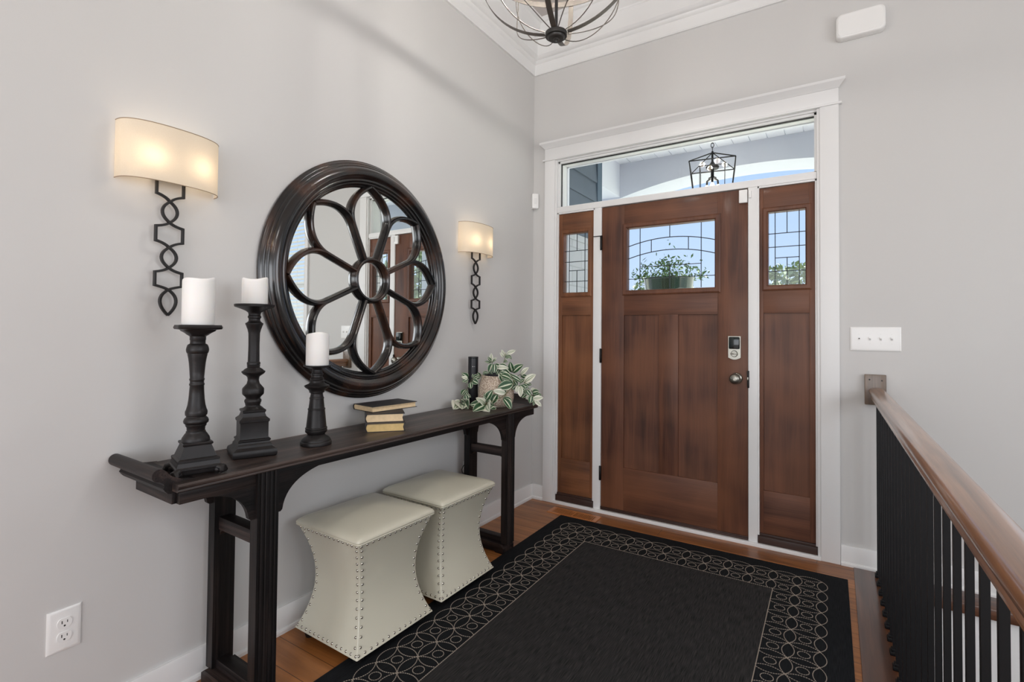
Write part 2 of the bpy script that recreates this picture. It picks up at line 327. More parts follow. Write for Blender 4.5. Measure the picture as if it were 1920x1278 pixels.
# ------------------------------------------------------------------ mesh builder
class G:
    def __init__(s): s.v = []; s.f = []; s.uv = None
    def add(s, vs, fs):
        n = len(s.v); s.v += [tuple(v) for v in vs]; s.f += [tuple(i+n for i in f) for f in fs]
        return s
    def box(s, x0, x1, y0, y1, z0, z1):
        if x0 > x1: x0, x1 = x1, x0
        if y0 > y1: y0, y1 = y1, y0
        if z0 > z1: z0, z1 = z1, z0
        vs = [(x, y, z) for z in (z0, z1) for y in (y0, y1) for x in (x0, x1)]
        return s.add(vs, [(0, 2, 3, 1), (4, 5, 7, 6), (0, 1, 5, 4), (2, 6, 7, 3), (0, 4, 6, 2), (1, 3, 7, 5)])
    def rbox(s, x0, x1, y0, y1, z0, z1, b=0.004):
        """box with chamfered edges"""
        b = min(b, (x1-x0)/2.01, (y1-y0)/2.01, (z1-z0)/2.01)
        bm = bmesh.new()
        vs = [bm.verts.new((x, y, z)) for z in (z0, z1) for y in (y0, y1) for x in (x0, x1)]
        for f in [(0, 2, 3, 1), (4, 5, 7, 6), (0, 1, 5, 4), (2, 6, 7, 3), (0, 4, 6, 2), (1, 3, 7, 5)]: bm.faces.new([vs[i] for i in f])
        bmesh.ops.bevel(bm, geom=list(bm.edges), offset=b, segments=2, affect='EDGES', profile=0.6)
        bm.verts.index_update()
        s.add([v.co[:] for v in bm.verts], [[v.index for v in f.verts] for f in bm.faces]); bm.free(); return s
    def prism(s, poly, a0, a1, axis='x'):
        """poly in the two other axes (in xyz order), extruded from a0 to a1 along axis"""
        def mk(a, p):
            return {'x': (a, p[0], p[1]), 'y': (p[0], a, p[1]), 'z': (p[0], p[1], a)}[axis]
        n = len(poly); vs = [mk(a0, p) for p in poly]+[mk(a1, p) for p in poly]
        fs = [tuple(range(n))[::-1], tuple(range(n, 2*n))]+[(i, (i+1) % n, (i+1) % n+n, i+n) for i in range(n)]
        return s.add(vs, fs)
    def rings(s, rings, cap0=True, cap1=True, closed=True):
        n = len(rings[0]); b = len(s.v)
        for r in rings: s.v += [tuple(p) for p in r]
        for k in range(len(rings)-1):
            for i in range(n if closed else n-1):
                j = (i+1) % n
                s.f.append((b+k*n+i, b+k*n+j, b+(k+1)*n+j, b+(k+1)*n+i))
        if cap0 and closed: s.f.append(tuple(b+i for i in range(n))[::-1])
        if cap1 and closed: s.f.append(tuple(b+(len(rings)-1)*n+i for i in range(n)))
        return s
    def lathe(s, prof, c=(0, 0, 0), n=32, axis='z', cap=True):
        R = []
        for r, z in prof:
            r = max(r, 1e-4)
            ring = []
            for i in range(n):
                a = 2*pi*i/n
                p = (r*cos(a), r*sin(a), z)
                if axis == 'x': p = (z, r*cos(a), r*sin(a))
                if axis == 'y': p = (r*sin(a), z, r*cos(a))
                ring.append((p[0]+c[0], p[1]+c[1], p[2]+c[2]))
            R.append(ring)
        return s.rings(R, cap, cap)
    def tube(s, pts, r, n=8, closed=False, rx=None):
        """round (or flat, with rx) tube along points"""
        P = [Vector(p) for p in pts]; m = len(P); R = []
        up = Vector((0, 0, 1)); prev = None
        for i in range(m):
            if closed: t = (P[(i+1) % m]-P[i-1])
            else: t = (P[min(i+1, m-1)]-P[max(i-1, 0)])
            t.normalize()
            if prev is None:
                a = t.cross(up)
                if a.length < 1e-3: a = t.cross(Vector((1, 0, 0)))
                a.normalize()
            else:
                a = prev-t*prev.dot(t)
                if a.length < 1e-5: a = t.cross(up)
                a.normalize()
            prev = a; b = t.cross(a)
            rr = r[i] if isinstance(r, (list, tuple)) else r
            R.append([P[i]+a*(rr*cos(2*pi*k/n))+b*((rx if rx else rr)*sin(2*pi*k/n)) for k in range(n)])
        if closed: R.append(R[0])
        return s.rings(R, not closed, not closed)
    def sweep(s, path, prof, frame, closed=False):
        """path: 2-D points; prof: (offset across the path, height) points, closed; frame(u, v, h) -> xyz"""
        m = len(path); R = []
        for i in range(m):
            p = Vector(path[i])
            if closed: a, b = Vector(path[i-1]), Vector(path[(i+1) % m])
            else: a, b = Vector(path[max(i-1, 0)]), Vector(path[min(i+1, m-1)])
            d0, d1 = p-a, b-p
            t = ((d0.normalized() if d0.length > 1e-9 else Vector((0, 0)))+(d1.normalized() if d1.length > 1e-9 else Vector((0, 0)))).normalized(); nrm = Vector((-t.y, t.x))
            k = 1.0
            if 0 < i < m-1 or closed:
                t1 = (p-a).normalized(); cs = max(0.5, t1.dot(t)); k = 1/cs
            R.append([frame(p.x+nrm.x*o*k, p.y+nrm.y*o*k, h) for o, h in prof])
        if closed: R.append(R[0])
        return s.rings(R, not closed, not closed)
    def sphere(s, c, r, n=12, m=8, sz=1.0):
        R = []
        for j in range(m+1):
            th = pi*j/m
            R.append([(c[0]+r*max(sin(th), 1e-4)*cos(2*pi*i/n), c[1]+r*max(sin(th), 1e-4)*sin(2*pi*i/n), c[2]-r*sz*cos(th)) for i in range(n)])
        return s.rings(R)
def mesh(name, g, mat, parent=None, smooth=40, props=None):
    me = bpy.data.meshes.new(name); me.from_pydata(g.v, [], g.f); me.validate(); me.update()
    bm = bmesh.new(); bm.from_mesh(me)
    bmesh.ops.remove_doubles(bm, verts=bm.verts, dist=1e-6)
    bmesh.ops.recalc_face_normals(bm, faces=bm.faces); bm.to_mesh(me); bm.free()
    mats = mat if isinstance(mat, (list, tuple)) else [mat]
    for x in mats: me.materials.append(M[x] if isinstance(x, str) else x)
    if smooth:
        me.shade_smooth(); me.set_sharp_from_angle(angle=radians(smooth))
    o = bpy.data.objects.new(name, me); COL.objects.link(o)
    if parent: o.parent = parent
    for k, v in (props or {}).items(): o[k] = v
    return o
def tag(o, label, cat, group=None, kind=None):
    o['label'] = label; o['category'] = cat
    if group: o['group'] = group
    if kind: o['kind'] = kind
    return o
def thing(name, label, cat, loc=(0, 0, 0), rz=0, group=None):
    o = bpy.data.objects.new(name, None); COL.objects.link(o); o.location = loc; o.rotation_euler = (0, 0, rz)
    o.empty_display_size = 0.05
    return tag(o, label, cat, group)
def struct(name, g, mat, label=None, parent=None, smooth=40):
    o = mesh(name, g, mat, parent, smooth)
    if not parent: o['kind'] = 'structure'
    if label: o['label'] = label; 
    return o
def sgroup(name, label=None):
    o = bpy.data.objects.new(name, None); COL.objects.link(o); o['kind'] = 'structure'
    if label: o['label'] = label
    return o
def dup(root, loc=None, rz=None, label=None):
    r = root.copy(); COL.objects.link(r)
    if loc is not None: r.location = loc
    if rz is not None: r.rotation_euler = (0, 0, rz)
    if label: r['label'] = label
    for ch in list(root.children):
        c = ch.copy(); COL.objects.link(c); c.parent = r
        for g_ in list(ch.children):
            d = g_.copy(); COL.objects.link(d); d.parent = c
    return r
def bez(p0, p1, p2, p3, n=14):
    out = []
    for i in range(n+1):
        t = i/n; a = (1-t)**3; b = 3*t*(1-t)**2; c = 3*t*t*(1-t); d = t**3
        out.append(tuple(a*p0[k]+b*p1[k]+c*p2[k]+d*p3[k] for k in range(len(p0))))
    return out
# ================================================================== THE ROOM
XR, YB, ZC = 4.2, -8.2, 3.46
# walls
struct('wall_left', G().box(-0.14, 0, YB, 0.14, -0.3, 3.6), 'wall_paint')
# door wall with the door opening and the blind window (x 2.74..3.66, z 0.95..2.44)
g = G()
g.box(0.0, 0.17, 0.0, 0.14, -0.3, 3.6)
g.box(0.17, 1.84, 0.0, 0.14, 2.47, 3.6)
g.box(1.84, 2.74, 0.0, 0.14, -2.9, 3.6)
g.box(0.0, 1.84, 0.0, 0.14, -0.3, -0.03)
g.box(2.74, 3.66, 0.0, 0.14, 2.44, 3.6)
g.box(2.74, 3.66, 0.0, 0.14, -2.9, 0.95)
g.box(3.66, XR+0.1, 0.0, 0.14, -2.9, 3.6)
struct('wall_back', g, 'wall_paint', label='warm grey painted wall with the front door')
struct('wall_right', G().box(XR, XR+0.12, YB, 0.0, -2.9, 0.5).box(XR, XR+0.12, YB, -7.1, 0.5, 3.6).box(XR, XR+0.12, -4.1, -3.3, 0.5, 3.6).box(XR, XR+0.12, -1.3, 0, 0.5, 3.6).box(XR, XR+0.12, -3.3, -1.3, 0.5, 1.1).box(XR, XR+0.12, -3.3, -1.3, 2.5, 3.6).box(XR, XR+0.12, -7.1, -4.1, 2.5, 3.6), 'wall_paint')
struct('wall_front', G().box(0, 0.1, YB-0.12, YB, 0, 3.6).box(3.7, XR, YB-0.12, YB, 0, 3.6).box(0.1, 3.7, YB-0.12, YB, 2.5, 3.6).box(0.1, 3.7, YB-0.12, YB, 0, 0.2), 'wall_paint')
# floor with the stair well cut out
g = G()
g.box(0, 1.962, YB, 0.0, -0.06, 0.0)
g.box(1.962, XR, YB, -4.35, -0.06, 0.0)
struct('floor', g, 'floor_oak', smooth=0)
g = G().rbox(1.962, 2.135, -4.35, -0.0005, -0.045, 0.0035, 0.003)
struct('trim_1', g, 'nosing_wood', label='dark wood landing tread under the balusters')
g = G().rbox(2.136, XR, -0.165, -0.0005, -0.045, 0.0035, 0.006)
struct('trim_2', g, 'nosing_wood_x', label='dark wood ledge along the wall above the stair well')
struct('trim_3', G().box(2.15, XR, -0.135, 0.0, -2.8, -0.045).box(1.9, 2.10, -4.3, -0.0, -2.8, -0.06), 'white_trim', label='white skirt of the stair well')
struct('floor_lower', G().box(2.1, XR, -4.35, -0.1, -2.85, -2.8), 'floor_oak', smooth=0)
struct('wall_stair', G().box(2.1, XR, -4.45, -4.35, -2.85, -0.06), 'wall_paint')
# ceiling, with its crown moulding and raised tray
struct('ceiling', G().box(-0.1, XR+0.1, YB-0.1, 0.1, ZC, ZC+0.1), 'ceiling_paint')
crown = [(0.0, 3.116), (0.013, 3.116), (0.013, 3.121), (0.010, 3.127), (0.012, 3.196), (0.018, 3.199), (0.027, 3.210), (0.030, 3.217),
         (0.038, 3.219), (0.047, 3.226), (0.056, 3.232), (0.060, 3.238), (0.060, 3.352), (0.066, 3.356), (0.069, 3.364),
         (0.085, 3.375), (0.105, 3.395), (0.118, 3.424), (0.130, 3.430), (0.134, 3.440), (0.134, ZC+0.001), (0.0, ZC+0.001)]
# mitred at the corner: left wall run, door wall run
def crown_run(pts2):
    R = []
    for (ox, oy), (dx, dy) in pts2:
        R.append([(ox+dx*d, oy+dy*d, z) for d, z in crown])
    return R
g = G().rings(crown_run([((0, YB), (1, 0)), ((0, 0), (1, -1)), ((XR, 0), (-1, -1)), ((XR, YB), (-1, 0))]))
struct('trim_4', g, 'white_trim', label='white crown moulding round the tray ceiling', smooth=25)
# baseboards
bb = [(0, 0), (0.022, 0), (0.022, 0.012), (0.019, 0.018), (0.013, 0.020), (0.013, 0.096), (0.010, 0.104), (0, 0.104)]
g = G().rings([[(0+d, y, z) for d, z in bb] for y in (YB, -0.0005)])
struct('baseboard_left', g, 'white_trim', smooth=25)
def bb_back(x0, x1): return G().rings([[(x, -d, z) for d, z in bb] for x in (x0, x1)])
struct('baseboard_back', bb_back(0.0005, 0.103).add(bb_back(1.9075, 2.7).v, bb_back(1.9075, 2.7).f).add(bb_back(2.7, XR).v, bb_back(2.7, XR).f), 'white_trim', smooth=25)
# door casing: side boards, back band, head with cap
g = G()
g.rbox(0.104, 0.186, -0.020, 0.0, 0.0, 2.458, 0.002).rbox(0.186, 0.200, -0.012, 0.0, 0.0, 2.456, 0.002)
g.rbox(1.818, 1.906, -0.020, 0.0, 0.0, 2.458, 0.002).rbox(1.804, 1.818, -0.012, 0.0, 0.0, 2.456, 0.002)
g.rbox(0.090, 1.920, -0.030, 0.0, 2.456, 2.468, 0.003)
g.rbox(0.104, 1.906, -0.020, 0.0, 2.468, 2.546, 0.002)
cap = [(0.0, 2.546), (0.022, 2.546), (0.026, 2.552), (0.034, 2.560), (0.046, 2.572), (0.050, 2.576), (0.050, 2.590), (0.0, 2.590)]
R = []
for x, e in ((0.104, -1), (1.906, 1)):
    R.append([(x+e*max(0, d-0.02), -d, z) for d, z in cap])
g.rings(R)
struct('trim_5', g, 'white_trim', label='white painted casing with a capped head round the front door', smooth=30)
# jambs, mullions, transom bar, threshold
g = G()
g.box(0.170, 0.200, 0.0, 0.15, 0.0, 2.47).box(1.803, 1.84, 0.0, 0.15, 0.0, 2.47)
g.box(0.2, 1.803, 0.0, 0.15, 2.446, 2.47)
g.rbox(0.2, 1.803, -0.004, 0.15, 2.073, 2.112, 0.002)
g.rbox(0.490, 0.540, -0.002, 0.15, 0.0, 2.073, 0.002).rbox(1.458, 1.507, -0.002, 0.15, 0.0, 2.073, 0.002)
g.rbox(0.186, 1.818, -0.022, 0.0, -0.004, 0.019, 0.002).box(0.2, 1.803, 0.0, 0.15, -0.03, 0.018)
# narrow stops round the sidelights
for a, b in ((0.2, 0.49), (1.507, 1.803)):
    g.rbox(a, a+0.009, 0.001, 0.03, 0.063, 2.073, 0.001).rbox(b-0.009, b, 0.001, 0.03, 0.063, 2.073, 0.001).rbox(a, b, 0.001, 0.03, 2.062, 2.073, 0.001)
struct('trim_6', g, 'white_trim', label='white frame posts, transom bar and threshold of the entry', smooth=30)

# ------------------------------------------------------------------ leaded glass
def came(g, pts, y, w=0.0022):
    """flat lead strip along (x, z) points"""
    g.sweep(pts, [(-w, y-0.002), (w, y-0.002), (w, y+0.002), (-w, y+0.002)], lambda u, v, h: (u, h, v))
def arcz(x0, x1, z0, zm, n=20):
    """shallow arch through the ends at z0 and the middle at zm"""
    return [(x0+(x1-x0)*i/n, z0+(zm-z0)*(1-((2*i/n-1)**2))) for i in range(n+1)]
def panel_door(x0, x1, mats, parent, y0=0.006, thick=0.045, z0=0.03, z1=2.068, glass=(0.72, 1.27), frame=(0.69, 1.306), gz=(1.497, 1.908), fz=(1.462, 1.942),
               panels=((0.700, 0.934), (1.055, 1.288)), pz=(0.32, 1.332), stile=(0.700, 1.288)):
    V, H = mats; y1 = y0+thick
    a, b = stile
    # stiles
    mesh('stile', G().rbox(x0, a, y0, y1, z0, z1, 0.0012), V, parent)
    mesh('stile', G().rbox(b, x1, y0, y1, z0, z1, 0.0012), V, parent)
    mesh('top_rail', G().rbox(a, b, y0+0.0006, y1, fz[1]-0.02, z1, 0.0012), H, parent)
    mesh('lock_rail', G().rbox(a, b, y0+0.0006, y1, pz[1], fz[0]+0.02, 0.0012), H, parent)
    mesh('bottom_rail', G().rbox(a, b, y0+0.0006, y1, z0, pz[0], 0.0012), H, parent)
    if len(panels) == 2:
        mesh('mid_stile', G().rbox(panels[0][1], panels[1][0], y0+0.0003, y1, pz[0], pz[1], 0.0012), V, parent)
    for p in panels:
        mesh('panel', G().box(p[0], p[1], y0+0.013, y1-0.01, pz[0], pz[1]), V, parent)
    # glass stop: picture frame of sloped moulding
    def loop(xa, xb, za, zb, y): return [(xa, y, za), (xb, y, za), (xb, y, zb), (xa, y, zb)]
    g = G(); fx, gx = frame, glass
    prof = [(0.0, 0.006), (0.0, -0.004), (0.25, -0.009), (0.75, -0.009), (0.95, -0.002), (1.0, 0.01), (1.0, 0.02), (0.0, 0.02)]
    R = []
    for t, yy in prof:
        R.append(loop(fx[0]+(gx[0]-fx[0])*t, fx[1]+(gx[1]-fx[1])*t, fz[0]+(gz[0]-fz[0])*t, fz[1]+(gz[1]-fz[1])*t, y0+yy))
    R.append(R[0]); g.rings(R, False, False)
    mesh('glass_frame', g, V, parent, smooth=25)
    # outer rim of the opening inside the slab
    g = G(); yb = y1
    for xa, xb, za, zb in ((gx[0]-0.02, gx[0], gz[0], gz[1]), (gx[1], gx[1]+0.02, gz[0], gz[1]), (gx[0]-0.02, gx[1]+0.02, gz[0]-0.02, gz[0]), (gx[0]-0.02, gx[1]+0.02, gz[1], gz[1]+0.02)):
        g.box(xa, xb, y0+0.019, yb, za, zb)
    mesh('glass_stop', g, V, parent)
    mesh('leaded_pane', G().box(gx[0]-0.004, gx[1]+0.004, y0+0.022, y0+0.027, gz[0]-0.004, gz[1]+0.004), 'clear_glass', parent, smooth=0)

# front door
door = sgroup('door_1', 'mahogany craftsman front door with leaded glass')
panel_door(0.5425, 1.4555, ('door_wood_v', 'door_wood_h'), door)
g = G(); yl = 0.026
zc = 1.702
came(g, [(0.802, 1.50), (0.802, 1.905)], yl); came(g, [(1.189, 1.50), (1.189, 1.905)], yl)
came(g, arcz(0.722, 1.268, 1.789, 1.830), yl, 0.0026); came(g, arcz(0.722, 1.268, 1.707, 1.750), yl, 0.0026)
came(g, [(0.996, 1.829), (0.996, 1.906)], yl); came(g, [(0.877, 1.744), (0.877, 1.819)], yl); came(g, [(1.112, 1.744), (1.112, 1.820)], yl)
came(g, [(0.802, 1.649), (1.189, 1.649)], yl); came(g, [(0.722, 1.571), (1.268, 1.571)], yl); came(g, [(0.996, 1.50), (0.996, 1.649)], yl, 0.003)
mesh('lead_strips', g, 'lead_came', door)
mesh('door_sweep', G().rbox(0.5425, 1.4555, 0.0, 0.05, 0.019, 0.030, 0.001).rbox(0.5425, 1.4555, -0.004, 0.006, 0.033, 0.040, 0.001), 'door_sill_wood', door)
# keypad lock
g = G()
pl = [(-0.034, 0.012), (0.034, 0.012), (0.034, 0.135)]+[(0.034*cos(radians(a)), 0.135+0.010*sin(radians(a))) for a in range(15, 180, 15)]+[(-0.034, 0.135)]
pl = [(-0.034, 0.012)]+[(-0.034+0.068*i/8, 0.012-0.012*sin(pi*i/8)) for i in range(1, 8)]+[(0.034, 0.012), (0.034, 0.138), (-0.034, 0.138)]
g.prism([(1.384+u, 1.062+v) for u, v in pl], -0.006, 0.006, 'y')
g.lathe([(0.019, -0.006), (0.019, -0.014), (0.016, -0.018), (0.001, -0.018)], (1.384, 0, 1.097), 24, 'y')
lock = mesh('deadbolt', g, 'nickel', door)
mesh('battery_cover', G().rbox(1.3545, 1.4135, -0.022, -0.006, 1.125, 1.196, 0.006), 'lock_black_gloss', lock)
mesh('thumb_turn', G().rbox(1.366, 1.402, -0.034, -0.016, 1.092, 1.102, 0.003), 'nickel', lock)
g = G().lathe([(0.033, 0.006), (0.033, -0.003), (0.030, -0.008), (0.014, -0.010), (0.012, -0.026), (0.018, -0.032), (0.028, -0.042), (0.031, -0.054), (0.028, -0.066), (0.018, -0.072), (0.008, -0.073), (0.007, -0.070), (0.001, -0.070)], (1.394, 0, 0.952), 36, 'y')
knob = mesh('door_knob', g, 'nickel', door, smooth=60)
for zt in (1.825, 1.057, 0.264):
    hg = G().lathe([(0.006, -0.048), (0.0075, -0.046), (0.0075, 0.046), (0.006, 0.048)], (0.5405, -0.006, zt), 14, 'z')
    hg.box(0.5325, 0.547, -0.0035, 0.0, zt-0.046, zt+0.046)
    mesh('hinge', hg, 'hinge_black', door)
mesh('strike_plate', G().rbox(1.4515, 1.4640, -0.0045, 0.003, 0.90, 1.0, 0.002), 'hinge_black', door)
mesh('latch_bolt', G().rbox(1.4510, 1.4590, -0.007, 0.001, 0.945, 0.962, 0.002), 'nickel', door)
mesh('contact_sensor', G().rbox(1.410, 1.4545, -0.014, 0.006, 1.985, 2.062, 0.004), 'white_plastic', door)
sw = tag(mesh('sensor_magnet', G().rbox(1.4625, 1.4755, -0.012, -0.002, 2.010, 2.052, 0.003), 'white_plastic'), 'small white sensor magnet on the frame post beside the door top', 'sensor')
bh = G().rbox(0.4835, 0.5480, -0.009, -0.002, 1.872, 1.877, 0.001).rbox(0.541, 0.548, -0.009, 0.0, 1.86, 1.877, 0.001)
tag(mesh('wreath_hook', bh, 'hinge_black'), 'thin dark metal clip round the door frame post above the top hinge', 'hook')

# sidelights
for nm, x0, x1, gl, fr, st, pn, wd in (('window_1', 0.2095, 0.4805, (0.247, 0.434), (0.226, 0.466), (0.236, 0.457), ((0.236, 0.457),), ('side_wood_v', 'side_wood_h')),
                                   ('window_2', 1.5165, 1.7935, (1.562, 1.747), (1.531, 1.777), (1.537, 1.766), ((1.537, 1.766),), ('door_wood_v', 'door_wood_h'))):
    w = sgroup(nm, 'wooden sidelight with a small leaded pane')
    panel_door(x0, x1, wd, w, y0=0.012, thick=0.04, z0=0.055, z1=2.060, glass=gl, frame=fr, gz=(1.497, 1.916), fz=(1.464, 1.945), panels=pn, pz=(0.318, 1.335), stile=st)
    g = G(); yl = 0.032; a, b = gl
    i0, i1 = a+0.034, b-0.030; im = (i0+i1)/2
    came(g, [(i0, 1.497), (i0, 1.916)], yl); came(g, [(i1, 1.497), (i1, 1.916)], yl)
    came(g, [(im, 1.794), (im, 1.916)], yl); came(g, [(a, 1.794), (b, 1.794)], yl); came(g, [(a, 1.716), (b, 1.716)], yl)
    came(g, [(i0, 1.653), (i1, 1.653)], yl); came(g, [(im, 1.497), (im, 1.653)], yl); came(g, [(a, 1.576), (b, 1.576)], yl)
    mesh('lead_strips', g, 'lead_came', w)
    a, b = (0.2015, 0.4885) if nm == 'window_1' else (1.5085, 1.8015)
    mesh('window_sill', G().rbox(a, b, -0.006, 0.04, 0.019, 0.060, 0.002).rbox(x0, x1, -0.001, 0.04, 0.058, 0.075, 0.002), 'door_sill_wood', w)
# transom
w = sgroup('window_3', 'clear transom window over the door')
mesh('transom_pane', G().box(0.205, 1.80, 0.040, 0.045, 2.112, 2.446), 'clear_glass', w, smooth=0)
g = G().box(0.2, 0.212, 0.015, 0.07, 2.112, 2.446).box(1.791, 1.803, 0.015, 0.07, 2.112, 2.446).box(0.2, 1.803, 0.015, 0.07, 2.434, 2.446).box(0.2, 1.803, 0.015, 0.07, 2.112, 2.119)
mesh('window_frame', g, 'white_trim', w)
mesh('glazing_gasket', G().box(0.205, 1.80, 0.034, 0.050, 2.429, 2.434).box(0.212, 0.215, 0.034, 0.05, 2.119, 2.434), 'slot_dark', w, smooth=0)
# window over the stair, mirrored in the round mirror
w = sgroup('window_4', 'window with white blinds over the stair well')
g = G().rbox(2.69, 2.74, -0.02, 0, 0.93, 2.458, 0.002).rbox(3.66, 3.745, -0.02, 0, 0.93, 2.458, 0.002).rbox(2.682, 3.76, -0.03, 0, 2.456, 2.468, 0.002).rbox(2.69, 3.745, -0.02, 0, 2.468, 2.546, 0.002).rbox(2.675, 3.78, -0.035, 0, 2.546, 2.590, 0.006)
g.rbox(2.675, 3.77, -0.045, 0.0, 0.93, 0.955, 0.004).rbox(2.69, 3.745, -0.018, 0, 0.85, 0.93, 0.002)
g.box(2.74, 2.755, 0, 0.14, 0.95, 2.44).box(3.645, 3.66, 0, 0.14, 0.95, 2.44).box(2.74, 3.66, 0, 0.14, 2.425, 2.44).box(2.74, 3.66, 0, 0.14, 0.95, 0.965)
mesh('window_frame', g, 'white_trim', w)
mesh('window_sash', G().box(2.755, 3.645, 0.07, 0.1, 1.66, 1.70).box(2.755, 2.785, 0.07, 0.1, 0.965, 2.425).box(3.615, 3.645, 0.07, 0.1, 0.965, 2.425).box(3.19, 3.21, 0.07, 0.1, 0.965, 2.425), 'white_trim', w)
mesh('window_pane', G().box(2.76, 3.64, 0.083, 0.087, 0.965, 2.425), 'clear_glass', w, smooth=0)
bl = thing('window_blind', 'white slatted blind in the window over the stair, seen in the round mirror', 'blind', (3.2, 0.035, 2.42))
mesh('head_rail', G().rbox(-0.44, 0.44, -0.02, 0.02, -0.045, 0.0, 0.003), 'blind_white', bl)
g = G(); k = 0; z = -0.075
while z > -1.42:
    c, s_ = cos(radians(40)), sin(radians(40))
    g.add([(-0.43, -0.022*c, z-0.022*s_), (0.43, -0.022*c, z-0.022*s_), (0.43, 0.022*c, z+0.022*s_), (-0.43, 0.022*c, z+0.022*s_),
           (-0.43, -0.022*c, z-0.022*s_+0.002), (0.43, -0.022*c, z-0.022*s_+0.002), (0.43, 0.022*c, z+0.022*s_+0.002), (-0.43, 0.022*c, z+0.022*s_+0.002)],
          [(3, 2, 1, 0), (4, 5, 6, 7), (0, 1, 5, 4), (1, 2, 6, 5), (2, 3, 7, 6), (3, 0, 4, 7)])
    z -= 0.04
mesh('slats', g, 'blind_white', bl, smooth=0)
mesh('blind_cord', G().tube([(-0.3, -0.024, -0.04), (-0.3, -0.024, -1.42)], 0.0015).tube([(0.3, -0.024, -0.04), (0.3, -0.024, -1.42)], 0.0015), 'blind_white', bl)
mesh('bottom_rail', G().rbox(-0.43, 0.43, -0.018, 0.018, -1.45, -1.43, 0.003), 'blind_white', bl)

# windows of the right wall and the patio opening behind
def wall_window(name, ya, yb, za, zb):
    g = G()
    x = XR
    g.rbox(x-0.02, x, ya-0.085, ya, za, zb, 0.002).rbox(x-0.02, x, yb, yb+0.085, za, zb, 0.002).rbox(x-0.02, x, ya-0.085, yb+0.085, zb, zb+0.09, 0.002).rbox(x-0.045, x, ya-0.11, yb+0.11, za-0.025, za, 0.003)
    m_ = (ya+yb)/2
    g.box(x+0.05, x+0.08, m_-0.015, m_+0.015, za, zb).box(x+0.05, x+0.08, ya, ya+0.03, za, zb).box(x+0.05, x+0.08, yb-0.03, yb, za, zb).box(x+0.05, x+0.08, ya, yb, zb-0.03, zb).box(x+0.05, x+0.08, ya, yb, za, za+0.03)
    struct(name, g, 'white_trim', label='white framed window on the stair side wall')
wall_window('window_5', -3.3, -1.3, 1.1, 2.5)
wall_window('window_6', -7.1, -4.1, 0.5, 2.5)
# ================================================================== OUTSIDE
struct('porch_floor', G().box(-0.5, 3.9, 0.14, 2.2, -0.2, -0.05), 'porch_floor')
struct('ground', G().box(-60, 60, 2.2, 90, -0.9, -0.8), 'lawn')
# porch ceiling boards running away from the door
g = G(); x = 0.18-0.135*3
while x < 3.9:
    g.box(x+0.0025, x+0.1325, 0.14, 1.62, 2.905, 2.92); x += 0.1355
g.box(-0.5, 3.9, 0.14, 1.62, 2.915, 2.94)
struct('porch_ceiling', g, 'porch_white', smooth=0)
# exterior wall above the door so the porch closes against the house
struct('wall_outside', G().box(-0.2, 0.14, 0.141, 0.16, -0.2, 3.2).box(1.86, 2.7, 0.141, 0.16, -0.2, 3.2).box(0.14, 1.86, 0.141, 0.16, 2.5, 3.2).box(3.7, 4.4, 0.141, 0.16, -0.2, 3.2).box(2.7, 3.7, 0.141, 0.16, 2.47, 3.2).box(2.7, 3.7, 0.141, 0.16, -0.2, 0.92), 'siding')
g = G().box(0.145, 0.21, 0.15, 0.17, 0, 2.5).box(1.79, 1.86, 0.15, 0.17, 0, 2.5).box(0.145, 1.86, 0.15, 0.17, 2.44, 2.5)
struct('trim_7', g, 'porch_white', label='white outer frame of the entry')
# side wall of the porch: light stone below, lapped siding above, corner board
struct('wall_porch', G().box(-0.1, 0.058, 0.165, 1.03, -0.1, 1.98).box(-0.1, 0.075, 0.165, 1.03, 1.98, 2.03), 'porch_stone')
g = G(); z = 2.03
zs = [2.03, 2.205, 2.385, 2.562, 2.740, 2.92]
for a, b in zip(zs[:-1], zs[1:]):
    g.prism([(-0.06, a), (0.080, a), (0.080, a+0.006), (0.066, b+0.004), (-0.06, b+0.004)], 0.165, 1.0, 'y')
    # prism takes the two other axes in xyz order: x, z
struct('siding_1', g, 'siding', smooth=0, label='blue grey lapped siding of the porch side wall')
struct('trim_8', G().box(-0.06, 0.085, 1.0, 1.10, 1.98, 2.905), 'siding_trim', label='grey corner board of the porch siding')
# beams: side beam and arched front beam with its broad underside
g = G().box(-0.25, 0.066, 1.10, 1.60, 2.575, 2.905)
struct('beam_1', g, 'porch_white', label='white side beam of the porch')
arch = [(0.066, 2.560)]
for i in range(1, 25):
    x = 0.066+(2.34-0.066)*i/24
    t = (x-1.203)/1.137
    arch.append((x, 2.706-0.146*abs(t)**2.1))
poly = [(-0.25, 2.92), (-0.25, 2.56)]+arch+[(2.6, 2.56), (2.6, 2.92)]
g = G()
n = len(arch)
def face_strip(g, ya, yb):
    # front/back faces as quads between the arch and the top, plus underside
    xs = [(-0.25, 2.56)]+arch+[(4.4, 2.56)]
    for (xa, za), (xb, zb) in zip(xs[:-1], xs[1:]):
        g.add([(xa, ya, za), (xb, ya, zb), (xb, ya, 2.92), (xa, ya, 2.92), (xa, yb, za), (xb, yb, zb), (xb, yb, 2.92), (xa, yb, 2.92)],
              [(0, 1, 2, 3), (7, 6, 5, 4), (0, 4, 5, 1), (3, 2, 6, 7)])
face_strip(g, 1.60, 1.945)
struct('beam_2', g, 'porch_grey', label='arched white front beam of the porch', smooth=0)
struct('column_1', G().rbox(-0.25, 0.05, 1.62, 1.92, -0.1, 2.56, 0.01), 'porch_white', label='white porch column')
struct('column_2', G().rbox(2.34, 2.64, 1.62, 1.92, -0.1, 2.56, 0.01), 'porch_white', label='white porch column')
# ================================================================== FURNITURE AND THINGS
ZT = 0.785
